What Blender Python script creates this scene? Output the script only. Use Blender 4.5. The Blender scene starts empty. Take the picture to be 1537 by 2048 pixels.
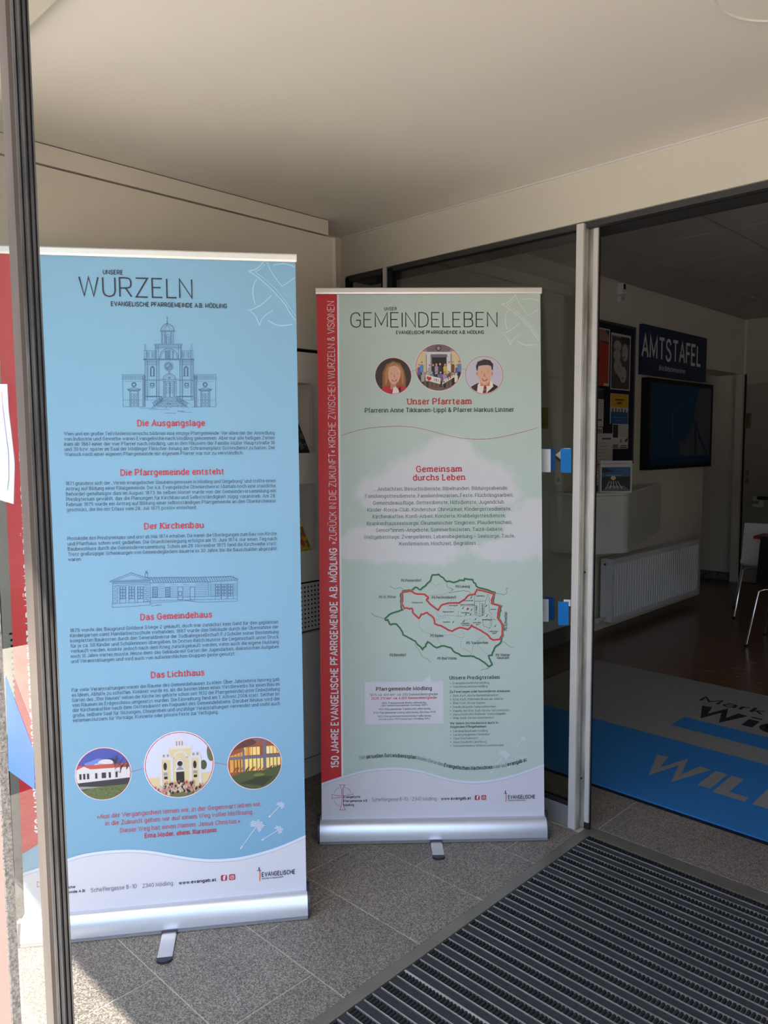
import bpy, math, random
from mathutils import Vector, Matrix, noise
from math import sin, cos, pi, radians
random.seed(7)
SC = bpy.context.scene
COL = SC.collection

# ---------------------------------------------------------------- camera
FPX, PITCH, ROLL, YAW = 1540.1, 0.08858, -0.00699, 0.77437
CAM = Vector((0, 0, 1.502))
_f = Vector((-sin(YAW) * cos(PITCH), cos(YAW) * cos(PITCH), -sin(PITCH)))
_r = Vector((cos(YAW), sin(YAW), 0)); _u = _r.cross(_f)
RT = _r * cos(ROLL) + _u * sin(ROLL); UP = -_r * sin(ROLL) + _u * cos(ROLL); FW = _f
cd = bpy.data.cameras.new('camera'); cam = bpy.data.objects.new('camera', cd); COL.objects.link(cam)
cd.sensor_fit = 'VERTICAL'; cd.sensor_height = 36; cd.lens = FPX * 36 / 2048
cd.clip_start = 0.05; cd.clip_end = 500
cam.matrix_world = Matrix(((RT.x, UP.x, -FW.x, CAM.x), (RT.y, UP.y, -FW.y, CAM.y), (RT.z, UP.z, -FW.z, CAM.z), (0, 0, 0, 1)))
SC.camera = cam

# ---------------------------------------------------------------- world, sun, exposure
w = bpy.data.worlds.new('world'); SC.world = w; w.use_nodes = True
nt = w.node_tree; bg = nt.nodes['Background']
sky = nt.nodes.new('ShaderNodeTexSky'); sky.sky_type = 'NISHITA'; sky.sun_disc = False
sky.sun_elevation = radians(62); sky.sun_rotation = radians(150); sky.altitude = 200; sky.air_density = 1.3; sky.dust_density = 2.0
nt.links.new(sky.outputs[0], bg.inputs[0]); bg.inputs[1].default_value = 0.50
sl = bpy.data.lights.new('sun', 'SUN'); sl.energy = 14.0; sl.angle = radians(0.6); sl.color = (1.0, 0.93, 0.82)
so = bpy.data.objects.new('sun', sl); COL.objects.link(so)
SUN_DIR = Vector((-0.75, 1.0, -3.05)).normalized()
so.rotation_euler = SUN_DIR.to_track_quat('-Z', 'Y').to_euler(); so.location = (2, -4, 8)
vs = SC.view_settings
vs.view_transform = 'Standard'; vs.look = 'None'; vs.gamma = 1; vs.use_curve_mapping = False; vs.exposure = 0.24
SC.cycles.max_bounces = 10; SC.cycles.diffuse_bounces = 6; SC.cycles.use_denoising = True
SC.cycles.sample_clamp_indirect = 6

# ---------------------------------------------------------------- photo geometry helpers
def ray(p): return RT * ((p[0] - 768.5) / FPX) - UP * ((p[1] - 1024) / FPX) + FW
def onx(p, x): r = ray(p); return CAM + r * ((x - CAM.x) / r.x)
def ony(p, y): r = ray(p); return CAM + r * ((y - CAM.y) / r.y)
def onz(p, z=0.0): r = ray(p); return CAM + r * ((z - CAM.z) / r.z)

# ---------------------------------------------------------------- materials
def lin(c): return tuple(((v / 255) / 12.92 if v / 255 <= .04045 else ((v / 255 + .055) / 1.055) ** 2.4) for v in c)
MATS = {}
def mat(name, col, rough=.5, metal=0., spec=.5, var=0., scale=8., bump=0., bscale=60., stretch=None, col2=None, trans=0., alpha=1., emis=0.):
    if name in MATS: return MATS[name]
    m = bpy.data.materials.new(name); MATS[name] = m; m.use_nodes = True
    n = m.node_tree; b = n.nodes['Principled BSDF']
    b.inputs['Base Color'].default_value = (*col, 1); b.inputs['Roughness'].default_value = rough
    b.inputs['Metallic'].default_value = metal; b.inputs['Specular IOR Level'].default_value = spec
    if trans: b.inputs['Transmission Weight'].default_value = trans
    if alpha < 1: b.inputs['Alpha'].default_value = alpha
    if emis: b.inputs['Emission Color'].default_value = (*col, 1); b.inputs['Emission Strength'].default_value = emis
    if var or bump or col2:
        tc = n.nodes.new('ShaderNodeTexCoord'); mp = n.nodes.new('ShaderNodeMapping')
        n.links.new(tc.outputs['Object'], mp.inputs[0])
        if stretch: mp.inputs['Scale'].default_value = stretch
        if var or col2:
            t = n.nodes.new('ShaderNodeTexNoise'); t.inputs['Scale'].default_value = scale; t.inputs['Detail'].default_value = 5
            n.links.new(mp.outputs[0], t.inputs[0])
            cr = n.nodes.new('ShaderNodeValToRGB'); n.links.new(t.outputs['Fac'], cr.inputs[0])
            cr.color_ramp.elements[0].position = .32; cr.color_ramp.elements[1].position = .68
            c2 = col2 if col2 else tuple(min(1, v * (1 + var)) for v in col)
            c1 = col if col2 else tuple(v * (1 - var) for v in col)
            cr.color_ramp.elements[0].color = (*c1, 1); cr.color_ramp.elements[1].color = (*c2, 1)
            n.links.new(cr.outputs[0], b.inputs['Base Color'])
        if bump:
            t2 = n.nodes.new('ShaderNodeTexNoise'); t2.inputs['Scale'].default_value = bscale; t2.inputs['Detail'].default_value = 4
            n.links.new(mp.outputs[0], t2.inputs[0])
            bp = n.nodes.new('ShaderNodeBump'); bp.inputs['Strength'].default_value = bump; bp.inputs['Distance'].default_value = .003
            n.links.new(t2.outputs['Fac'], bp.inputs['Height']); n.links.new(bp.outputs[0], b.inputs['Normal'])
    return m

def granite(name, dark, mid, light, sc=190):
    m = bpy.data.materials.new(name); MATS[name] = m; m.use_nodes = True; n = m.node_tree; b = n.nodes['Principled BSDF']
    geo = n.nodes.new('ShaderNodeNewGeometry')
    t = n.nodes.new('ShaderNodeTexNoise'); t.inputs['Scale'].default_value = sc; t.inputs['Detail'].default_value = 2
    n.links.new(geo.outputs['Position'], t.inputs[0])
    vo = n.nodes.new('ShaderNodeTexVoronoi'); vo.inputs['Scale'].default_value = sc * 1.7; n.links.new(geo.outputs['Position'], vo.inputs[0])
    sp = n.nodes.new('ShaderNodeSeparateColor'); n.links.new(vo.outputs['Color'], sp.inputs[0])
    av = n.nodes.new('ShaderNodeMath'); av.operation = 'MULTIPLY_ADD'; av.inputs[1].default_value = .62; n.links.new(sp.outputs[0], av.inputs[0])
    sc2 = n.nodes.new('ShaderNodeMath'); sc2.operation = 'MULTIPLY'; sc2.inputs[1].default_value = .40; n.links.new(t.outputs['Fac'], sc2.inputs[0]); n.links.new(sc2.outputs[0], av.inputs[2])
    cr = n.nodes.new('ShaderNodeValToRGB'); n.links.new(av.outputs[0], cr.inputs[0])
    e = cr.color_ramp.elements; e[0].position = .18; e[0].color = (*dark, 1); e[1].position = .86; e[1].color = (*light, 1)
    k = e.new(.5); k.color = (*mid, 1)
    t3 = n.nodes.new('ShaderNodeTexNoise'); t3.inputs['Scale'].default_value = 5; t3.inputs['Detail'].default_value = 3
    n.links.new(geo.outputs['Position'], t3.inputs[0])
    mr = n.nodes.new('ShaderNodeMapRange'); mr.inputs['To Min'].default_value = .82; mr.inputs['To Max'].default_value = 1.18
    n.links.new(t3.outputs['Fac'], mr.inputs[0])
    mx = n.nodes.new('ShaderNodeVectorMath'); mx.operation = 'SCALE'
    n.links.new(cr.outputs[0], mx.inputs[0]); n.links.new(mr.outputs[0], mx.inputs['Scale'])
    oi = n.nodes.new('ShaderNodeObjectInfo'); m2 = n.nodes.new('ShaderNodeMapRange')
    m2.inputs['To Min'].default_value = .9; m2.inputs['To Max'].default_value = 1.1; n.links.new(oi.outputs['Random'], m2.inputs[0])
    mx2 = n.nodes.new('ShaderNodeVectorMath'); mx2.operation = 'SCALE'
    n.links.new(mx.outputs[0], mx2.inputs[0]); n.links.new(m2.outputs[0], mx2.inputs['Scale'])
    n.links.new(mx2.outputs[0], b.inputs['Base Color']); b.inputs['Roughness'].default_value = .55
    bp = n.nodes.new('ShaderNodeBump'); bp.inputs['Strength'].default_value = .15; bp.inputs['Distance'].default_value = .002
    n.links.new(t.outputs['Fac'], bp.inputs['Height']); n.links.new(bp.outputs[0], b.inputs['Normal'])
    return m

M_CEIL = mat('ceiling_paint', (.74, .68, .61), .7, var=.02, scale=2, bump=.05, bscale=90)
M_WALL = mat('cream_laminate', (.62, .56, .48), .5, var=.02, scale=3)
M_CAB = mat('cabinet_laminate', (.72, .66, .60), .45, var=.02, scale=3)
M_HEAD = mat('header_aluminium_paint', (.58, .55, .48), .38, metal=.15, var=.02, scale=3)
M_ALU = mat('anodised_aluminium', (.62, .62, .64), .32, metal=.75, var=.04, scale=5, stretch=(40, 40, 1))
M_ALUP = mat('painted_aluminium', (.62, .60, .60), .4, metal=.2, var=.03, scale=4)
M_ALUD = mat('weathered_aluminium', (.46, .45, .42), .38, metal=.55, var=.3, scale=26, stretch=(1, 1, .22), bump=.25, bscale=120)
M_ALUT = mat('brown_grey_profile_face', (.12, .10, .09), .4, metal=.2, var=.2, scale=20, stretch=(1, 1, .2))
M_BLK = mat('black_rubber', (.014, .014, .017), .7, spec=.2, var=.25, scale=30, bump=.1)
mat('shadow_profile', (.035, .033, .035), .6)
M_DARK = mat('dark_gap', (.006, .006, .008), .8, var=.1)
M_GRAN = granite('granite_tile', lin((72, 67, 63)), lin((116, 109, 103)), lin((164, 155, 144)))
M_GROUT = mat('grout', lin((178, 174, 166)), .9, var=.1, scale=50)
M_PLINTH = mat('granite_skirting', lin((50, 48, 48)), .4, col2=lin((130, 125, 120)), scale=70)
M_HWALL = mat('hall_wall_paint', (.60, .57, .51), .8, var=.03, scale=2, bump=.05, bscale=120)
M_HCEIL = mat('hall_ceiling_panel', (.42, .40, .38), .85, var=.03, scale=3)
M_HGAP = mat('ceiling_joint', (.02, .02, .02), .9, var=.05)
M_WHITE = mat('white_enamel', (.62, .64, .68), .35, var=.02, scale=4)
M_CHROME = mat('chrome', (.75, .75, .76), .12, metal=1., var=.02)
M_GLASS = bpy.data.materials.new('window_glass'); MATS['window_glass'] = M_GLASS; M_GLASS.use_nodes = True
def glassmat(m, tint, refl=1.0, k=1.0):
    n = m.node_tree; out = n.nodes['Material Output']; n.nodes.remove(n.nodes['Principled BSDF'])
    tr = n.nodes.new('ShaderNodeBsdfTransparent'); tr.inputs[0].default_value = (*tint, 1)
    gl = n.nodes.new('ShaderNodeBsdfGlossy'); gl.inputs['Roughness'].default_value = .004; gl.inputs[0].default_value = (refl, refl, refl, 1)
    fr = n.nodes.new('ShaderNodeFresnel'); ge = n.nodes.new('ShaderNodeNewGeometry'); io = n.nodes.new('ShaderNodeMapRange'); io.inputs['To Min'].default_value = 1.5; io.inputs['To Max'].default_value = 1 / 1.5; n.links.new(ge.outputs['Backfacing'], io.inputs[0]); n.links.new(io.outputs[0], fr.inputs[0])
    no = n.nodes.new('ShaderNodeTexNoise'); no.inputs['Scale'].default_value = 3
    ad = n.nodes.new('ShaderNodeMath'); ad.operation = 'MULTIPLY_ADD'; ad.inputs[1].default_value = .01; 
    n.links.new(no.outputs['Fac'], ad.inputs[0]); n.links.new(fr.outputs[0], ad.inputs[2])
    mx = n.nodes.new('ShaderNodeMixShader'); kk = n.nodes.new('ShaderNodeMath'); kk.operation = 'MULTIPLY'; kk.inputs[1].default_value = k; n.links.new(ad.outputs[0], kk.inputs[0]); n.links.new(kk.outputs[0], mx.inputs[0]); n.links.new(tr.outputs[0], mx.inputs[1]); n.links.new(gl.outputs[0], mx.inputs[2])
    n.links.new(mx.outputs[0], out.inputs[0])
glassmat(M_GLASS, (.80, .83, .80))
M_GLASS2 = bpy.data.materials.new('leaf_glass'); MATS['leaf_glass'] = M_GLASS2; M_GLASS2.use_nodes = True; glassmat(M_GLASS2, (.92, .94, .93), 1.0, .45)

# ---------------------------------------------------------------- mesh builder
class MB:
    def __init__(s): s.v = []; s.f = []; s.m = []; s.mats = []
    def mi(s, m):
        if m not in s.mats: s.mats.append(m)
        return s.mats.index(m)
    def add(s, vs, fs, m):
        k = len(s.v); s.v += [tuple(v) for v in vs]; i = s.mi(m)
        for f in fs: s.f.append(tuple(k + a for a in f)); s.m.append(i)
    def box(s, a, b, m):
        x0, x1 = sorted((a[0], b[0])); y0, y1 = sorted((a[1], b[1])); z0, z1 = sorted((a[2], b[2]))
        s.add([(x0, y0, z0), (x1, y0, z0), (x1, y1, z0), (x0, y1, z0), (x0, y0, z1), (x1, y0, z1), (x1, y1, z1), (x0, y1, z1)],
              [(0, 3, 2, 1), (4, 5, 6, 7), (0, 1, 5, 4), (1, 2, 6, 5), (2, 3, 7, 6), (3, 0, 4, 7)], m)
    def prism(s, poly, lo, hi, axis, m):   # poly: 2D points ccw in the two other axes
        def p3(p, h): return {'x': (h, p[0], p[1]), 'y': (p[0], h, p[1]), 'z': (p[0], p[1], h)}[axis]
        n = len(poly); vs = [p3(p, lo) for p in poly] + [p3(p, hi) for p in poly]
        fs = [tuple(range(n - 1, -1, -1)), tuple(range(n, 2 * n))] + [(i, (i + 1) % n, n + (i + 1) % n, n + i) for i in range(n)]
        if axis == 'y': fs = [f[::-1] for f in fs]
        s.add(vs, fs, m)
    def cyl(s, c, r, h, axis, m, n=24, r2=None):
        r2 = r if r2 is None else r2
        vs = []
        for k, (rr, hh) in enumerate(((r, 0), (r2, h))):
            for i in range(n):
                a = 2 * pi * i / n; u, v = rr * cos(a), rr * sin(a)
                d = {'x': (hh, u, v), 'y': (u, hh, v), 'z': (u, v, hh)}[axis]
                vs.append((c[0] + d[0], c[1] + d[1], c[2] + d[2]))
        fs = [tuple(range(n - 1, -1, -1)), tuple(range(n, 2 * n))] + [(i, (i + 1) % n, n + (i + 1) % n, n + i) for i in range(n)]
        if axis == 'y': fs = [f[::-1] for f in fs]
        s.add(vs, fs, m)
    def tube(s, pts, r, m, n=10):
        pts = [Vector(p) for p in pts]; vs = []; up = Vector((0, 0, 1)); prev = None
        for i, p in enumerate(pts):
            t = ((pts[i + 1] - p) if i == 0 else (p - pts[i - 1]) if i == len(pts) - 1 else (pts[i + 1] - pts[i - 1])).normalized()
            if prev is None: a = t.orthogonal().normalized()
            else: a = (prev - t * prev.dot(t)).normalized()
            prev = a; b = t.cross(a)
            for k in range(n): an = 2 * pi * k / n; vs.append(p + (a * cos(an) + b * sin(an)) * r)
        fs = [(i * n + k, i * n + (k + 1) % n, (i + 1) * n + (k + 1) % n, (i + 1) * n + k) for i in range(len(pts) - 1) for k in range(n)]
        fs += [tuple(range(n - 1, -1, -1)), tuple(range((len(pts) - 1) * n, len(pts) * n))]
        s.add(vs, fs, m)
    def obj(s, name, parent=None, loc=None, bevel=0, smooth=False):
        me = bpy.data.meshes.new(name); me.from_pydata(s.v, [], s.f)
        for m in s.mats: me.materials.append(m)
        me.polygons.foreach_set('material_index', s.m)
        if smooth: me.polygons.foreach_set('use_smooth', [True] * len(s.f)); me.set_sharp_from_angle(angle=radians(40))
        me.update(); o = bpy.data.objects.new(name, me); COL.objects.link(o)
        if parent: o.parent = parent
        if loc is not None: o.location = loc
        if bevel:
            b = o.modifiers.new('bevel', 'BEVEL'); b.width = bevel; b.segments = 2; b.limit_method = 'ANGLE'
        return o
def box(name, a, b, m, parent=None, bevel=0):
    k = MB()
    if parent is None or True: k.box(a, b, m)
    return k.obj(name, parent, bevel=bevel)
def tag(o, label=None, cat=None, group=None, kind=None):
    if label: o['label'] = label
    if cat: o['category'] = cat
    if group: o['group'] = group
    if kind: o['kind'] = kind
    return o
def empty(name, loc, label, cat, group=None, rz=0):
    o = bpy.data.objects.new(name, None); COL.objects.link(o); o.location = loc; o.rotation_euler = (0, 0, rz); o.empty_display_size = .1
    return tag(o, label, cat, group)
def struct(o, label=None): o['kind'] = 'structure'; (label and o.__setitem__('label', label)); return o
def kids(parent, o):    # parent while keeping world placement (parent only translated / rotated in z)
    o.parent = parent; o.matrix_parent_inverse = (Matrix.Translation(parent.location) @ parent.rotation_euler.to_matrix().to_4x4()).inverted(); return o

# ---------------------------------------------------------------- stroke lettering
GL = {}
def G(ch, adv, spec): GL[ch] = (adv, [(s[0] in '~@', s[0] == '@', [tuple(map(float, q)) for q in (lambda a: zip(a[::2], a[1::2]))(s.lstrip('~@').split(','))]) for s in spec.split()])
for ln in '''A 6.6 0,0,3.5,10,7,0 1.2,3.4,5.8,3.4
B 5.7 3,10,0,10,0,0,3,0 ~3,10,5,9.3,5.1,6.2,3,5.3 0,5.3,3,5.3 ~3,5.3,5.2,4.5,5.5,.9,3,0
C 6.2 ~6.2,7.4,5.4,9.3,3.3,10,.8,8.6,0,5,.8,1.4,3.3,0,5.4,.7,6.2,2.6
D 6.2 2.6,10,0,10,0,0,2.6,0 ~2.6,10,5.3,8.6,6.2,5,5.3,1.4,2.6,0
E 5.2 5.2,10,0,10,0,0,5.2,0 0,5.2,4.4,5.2
F 4.3 5,10,0,10,0,0 0,5.2,4.3,5.2
G 6.4 ~6.2,7.6,5.3,9.4,3.3,10,.8,8.6,0,5,.8,1.4,3.3,0,5.4,.5,6.4,1.8 6.4,1.8,6.4,4.8,3.6,4.8
H 6.2 0,0,0,10 6.2,0,6.2,10 0,5.2,6.2,5.2
I 0 0,0,0,10
J 4.6 4.6,10,4.6,3 ~4.6,3,4,.7,2.3,0,.6,.6,0,2.6
K 6 0,0,0,10 5.8,10,0,3.8 2,5.8,6,0
L 4.3 0,10,0,0,5,0
M 8 0,0,0,10,4,1.5,8,10,8,0
N 6.4 0,0,0,10,6.4,0,6.4,10
O 6.8 @3.4,10,6,8.6,6.8,5,6,1.4,3.4,0,.8,1.4,0,5,.8,8.6
P 5.2 3,10,0,10,0,0 ~3,10,5.2,9.4,5.8,7.2,5.2,5.1,3,4.4 3,4.4,0,4.4
Q 6.8 @3.4,10,6,8.6,6.8,5,6,1.4,3.4,0,.8,1.4,0,5,.8,8.6 4.4,2.2,7,-1
R 6 3,10,0,10,0,0 ~3,10,5.2,9.4,5.8,7.2,5.2,5.1,3,4.6 3,4.6,0,4.6 3,4.6,6,0
S 5.8 ~5.6,7.8,4.7,9.5,2.9,10,.9,9.2,.3,7.6,1,6,2.9,5.2,4.9,4.2,5.8,2.5,4.9,.6,2.9,0,.9,.6,0,2.4
T 6 0,10,6.4,10 3.2,10,3.2,0
U 6.2 0,10,0,3 ~0,3,.8,.9,3.1,0,5.4,.9,6.2,3 6.2,3,6.2,10
V 6.4 0,10,3.5,0,7,10
W 9.6 0,10,2.4,0,4.8,10,7.2,0,9.6,10
X 6.4 0,0,6.4,10 0,10,6.4,0
Y 6.6 0,10,3.3,4.6,6.6,10 3.3,4.6,3.3,0
Z 6 0,10,6,10,0,0,6,0
a 4.7 ~.4,5.6,1.2,6.9,2.5,7.2,4.1,6.6,4.6,5 4.6,5,4.6,0 ~4.6,4.3,2,4,.4,3.1,.1,1.5,.9,.3,2.3,0,3.7,.5,4.6,1.6
b 5 0,10.5,0,0 ~0,5.4,1,6.8,2.7,7.2,4.4,6,5,3.6,4.4,1.2,2.7,0,1,.4,0,1.8
c 4.4 ~4.6,5.5,3.9,6.9,2.6,7.2,.7,6.1,0,3.6,.7,1.1,2.6,0,4,.4,4.7,1.6
d 5 5,10.5,5,0 ~5,5.4,4,6.8,2.3,7.2,.6,6,0,3.6,.6,1.2,2.3,0,4,.4,5,1.8
e 4.6 0,3.8,4.8,3.8 ~4.8,3.8,4.5,5.8,3.7,6.9,2.5,7.2,.7,6.1,0,3.6,.7,1.1,2.6,0,4,.4,4.7,1.5
f 2.3 ~3.5,10.3,2.4,10.4,1.5,9.6,1.3,8 1.3,8,1.3,0 0,7.2,3,7.2
g 5 ~5,5.4,4,6.8,2.3,7.2,.6,6,0,3.6,.6,1.2,2.3,0,4,.4,5,1.8 5,7.2,5,-.8 ~5,-.8,4.4,-2.6,2.6,-3.1,.6,-2.5
h 4.8 0,10.5,0,0 ~0,5,1,6.7,2.7,7.2,4.3,6.6,4.8,4.8 4.8,4.8,4.8,0
i .4 .2,7.2,.2,0 .2,9,.2,10.2
j 1.6 1.2,7.2,1.2,-1.4 ~1.2,-1.4,.7,-2.8,-.6,-3 1.2,9,1.2,10.2
k 4.6 0,10.5,0,0 4.4,7.2,0,2.8 1.6,4.4,4.6,0
l .4 .2,10.5,.2,0
m 8 0,7.2,0,0 ~0,5,1,6.8,2.3,7.2,3.6,6.6,4,4.8 4,4.8,4,0 ~4,5,5,6.8,6.3,7.2,7.6,6.6,8,4.8 8,4.8,8,0
n 4.8 0,7.2,0,0 ~0,5,1,6.7,2.7,7.2,4.3,6.6,4.8,4.8 4.8,4.8,4.8,0
o 5.2 @2.6,7.2,4.6,6.1,5.2,3.6,4.6,1.1,2.6,0,.6,1.1,0,3.6,.6,6.1
p 5 0,7.2,0,-3 ~0,5.4,1,6.8,2.7,7.2,4.4,6,5,3.6,4.4,1.2,2.7,0,1,.4,0,1.8
q 5 5,7.2,5,-3 ~5,5.4,4,6.8,2.3,7.2,.6,6,0,3.6,.6,1.2,2.3,0,4,.4,5,1.8
r 2.1 0,7.2,0,0 ~0,4.6,.8,6.4,2,7.2,3.1,7.1
s 4.1 ~4,5.6,3.3,6.9,2.1,7.2,.7,6.7,.3,5.4,.9,4.3,2.2,3.8,3.5,3.2,4.1,1.9,3.5,.5,2.1,0,.6,.5,0,1.8
t 2.7 1.2,9.3,1.2,1.6 ~1.2,1.6,1.6,.4,2.4,0,3.3,.2 0,7.2,3,7.2
u 4.8 0,7.2,0,2.4 ~0,2.4,.5,.6,2.1,0,3.8,.5,4.8,2.2 4.8,7.2,4.8,0
v 5 0,7.2,2.5,0,5,7.2
w 7.4 0,7.2,1.9,0,3.7,7.2,5.5,0,7.4,7.2
x 4.8 0,0,4.8,7.2 0,7.2,4.8,0
y 5 0,7.2,2.5,0 5,7.2,2.5,0 ~2.5,0,1.6,-2.4,0,-3
z 4.4 0,7.2,4.4,7.2,0,0,4.4,0
ß 4.8 0,0,0,8 ~0,8,.6,9.9,2.3,10.5,4,9.7,4.1,8,2.6,5.9,3.4,4.6,4.8,3,4.4,.9,3.2,0,1.8,.4
0 5.4 @2.7,10,4.8,8.6,5.4,5,4.8,1.4,2.7,0,.6,1.4,0,5,.6,8.6
1 2.6 0,8.4,2.4,10,2.4,0
2 5.2 ~.2,7.6,1,9.4,2.7,10,4.4,9.3,4.9,7.6,4.2,5.6 4.2,5.6,0,0,5.3,0
3 5.2 ~.2,8,1.2,9.6,2.7,10,4.4,9.3,4.8,7.6,4.2,6,2.4,5.3 ~2.4,5.3,4.4,4.6,5.1,2.8,4.4,.7,2.6,0,1,.5,0,2
4 5.6 4.3,0,4.3,10,0,3,5.8,3
5 5.2 4.8,10,.8,10,.4,5.2 ~.4,5.2,2.6,6.2,4.5,5.3,5.2,3.2,4.5,.9,2.5,0,.9,.5,0,2
6 5.2 ~4.4,9.8,2,9,.5,6.4,.1,3.4,.8,.9,2.7,0,4.6,.9,5.2,3.1,4.6,5.2,2.8,6,1,5.2,.1,3.4
7 5 0,10,5,10,1.6,0
8 5.2 @2.6,10,4.4,9.3,4.7,7.7,3.9,6,2.6,5.4,1.3,6,.5,7.7,.8,9.3 @2.6,5.4,4.5,4.7,5.2,2.8,4.4,.7,2.6,0,.8,.7,0,2.8,.7,4.7
9 5.2 ~.8,.2,3.2,1,4.7,3.6,5.1,6.6,4.4,9.1,2.5,10,.6,9.1,0,6.9,.6,4.8,2.4,4,4.2,4.8,5.1,6.6
. 0 0,0,0,1.1
, 0 .1,1.1,-.4,-1.6
: 0 0,0,0,1.1 0,5,0,6.1
; 0 .1,1.1,-.4,-1.6 0,5,0,6.1
- 3 0,3.8,3,3.8
– 4.6 0,4,4.6,4
_ 3 0,-3,0,-3.01
( 1.6 ~1.6,11,.3,8,0,4.5,.3,1,1.6,-2
) 1.6 ~0,11,1.3,8,1.6,4.5,1.3,1,0,-2
* 3 0,9.6,3,7.4 0,7.4,3,9.6 1.5,10.2,1.5,6.8
& 6.6 6.4,0,1.2,7.6 ~1.2,7.6,1.4,9.4,2.7,10,4,9.2,3.9,7.6,1.2,4.6,.2,2.6,.8,.7,2.6,0,4.8,1,5.9,4.4
» 3.4 0,6,1.6,3.6,0,1.2 1.8,6,3.4,3.6,1.8,1.2
« 3.4 1.6,6,0,3.6,1.6,1.2 3.4,6,1.8,3.6,3.4,1.2
„ 1.8 .3,1.1,-.2,-1.6 1.8,1.1,1.3,-1.6
“ 1.8 0,10.4,.4,7.8 1.5,10.4,1.9,7.8
² 2.2 ~.1,9.6,1,10.4,1.9,9.6,1.6,8.4 1.6,8.4,0,6.6,2.1,6.6
/ 3.6 0,-1,3.6,10.6'''.split('\n'):
    a_, b_, c_ = ln.split(' ', 2); G(a_, float(b_), c_)
for up_, base in (('Ä', 'A'), ('Ö', 'O'), ('Ü', 'U'), ('ä', 'a'), ('ö', 'o'), ('ü', 'u')):
    adv, st = GL[base]; h = 11.6 if up_ in 'ÄÖÜ' else 8.9; c = adv / 2
    GL[up_] = (adv, st + [(False, False, [(c - 1.3, h), (c - 1.3, h + 1.2)]), (False, False, [(c + 1.3, h), (c + 1.3, h + 1.2)])])
adv, st = GL['e']; GL['é'] = (adv, st + [(False, False, [(2, 8.4), (3.4, 10.4)])])

def catmull(p, closed, k=3):
    n = len(p); out = []
    rng = range(n) if closed else range(n - 1)
    for i in rng:
        if closed: a, b, c, d = p[(i - 1) % n], p[i], p[(i + 1) % n], p[(i + 2) % n]
        else: a, b, c, d = p[max(i - 1, 0)], p[i], p[i + 1], p[min(i + 2, n - 1)]
        for j in range(k):
            t = j / k
            out.append(tuple(.5 * (2 * b[q] + (c[q] - a[q]) * t + (2 * a[q] - 5 * b[q] + 4 * c[q] - d[q]) * t * t + (3 * b[q] - a[q] - 3 * c[q] + d[q]) * t ** 3) for q in (0, 1)))
    if not closed: out.append(p[-1])
    return out
def ribbon(p, wd, closed=False):
    """mitred band of width wd along 2D points -> quads"""
    n = len(p); L = []; R_ = []
    for i in range(n):
        a = p[(i - 1) % n] if (closed or i > 0) else None; b = p[(i + 1) % n] if (closed or i < n - 1) else None; c = p[i]
        def nrm(u, v):
            dx, dy = v[0] - u[0], v[1] - u[1]; l = math.hypot(dx, dy) or 1e-9; return (-dy / l, dx / l)
        if a is None: m = nrm(c, b)
        elif b is None: m = nrm(a, c)
        else:
            n1, n2 = nrm(a, c), nrm(c, b); m = (n1[0] + n2[0], n1[1] + n2[1]); l = math.hypot(*m)
            if l < .3: m = n1
            else: q = 2 / (l * l); q = min(q, 2.2 / l); m = (m[0] * q, m[1] * q)
        L.append((c[0] + m[0] * wd / 2, c[1] + m[1] * wd / 2)); R_.append((c[0] - m[0] * wd / 2, c[1] - m[1] * wd / 2))
    qs = []
    for i in range(n if closed else n - 1):
        j = (i + 1) % n; qs.append([R_[i], R_[j], L[j], L[i]])
    return qs
_gc = {}
def glyph(ch, wt, slab, small):
    key = (ch, wt, slab, small)
    if key in _gc: return _gc[key]
    adv, strokes = GL.get(ch, GL['-']); quads = []
    for sp, closed, pts in strokes:
        pp = catmull(pts, closed, 2 if small else 4) if sp else pts
        quads += ribbon(pp, wt, closed)
        if slab and not sp and ch not in '.,:;-–()*»«„“²/&':
            for e, q in ((0, 1), (-1, -2)):
                x, y = pts[e]; dx, dy = pts[q][0] - x, pts[q][1] - y
                if abs(dy) < abs(dx) * .8: continue
                hw = .75 + wt * .55; tk = wt * .8
                if y in (0., -3.): quads.append([(x - hw, y), (x + hw, y), (x + hw, y + tk), (x - hw, y + tk)])
                elif y == 10. and ch not in '147': quads.append([(x - hw, y - tk), (x + hw, y - tk), (x + hw, y), (x - hw, y)])
                elif y in (10.5, 7.2) and ch not in 'vwxyk': quads.append([(x - hw, y - tk), (x, y - tk), (x, y), (x - hw, y)])
                elif y == 7.2: quads.append([(x - hw, y - tk), (x + hw, y - tk), (x + hw, y), (x - hw, y)])
    _gc[key] = (adv, quads); return _gc[key]
def layout(txt, wt, slab, track=0.):
    """list of (ch, x) and total width in font units"""
    x = 0; out = []; gap = (2.3 if slab else 2.0) + wt * .55 + track
    for ch in txt:
        if ch == ' ': x += 3.0 + wt * .3 + track; continue
        adv = GL.get(ch, GL['-'])[0]; out.append((ch, x)); x += adv + gap
    return out, x - gap

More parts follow.
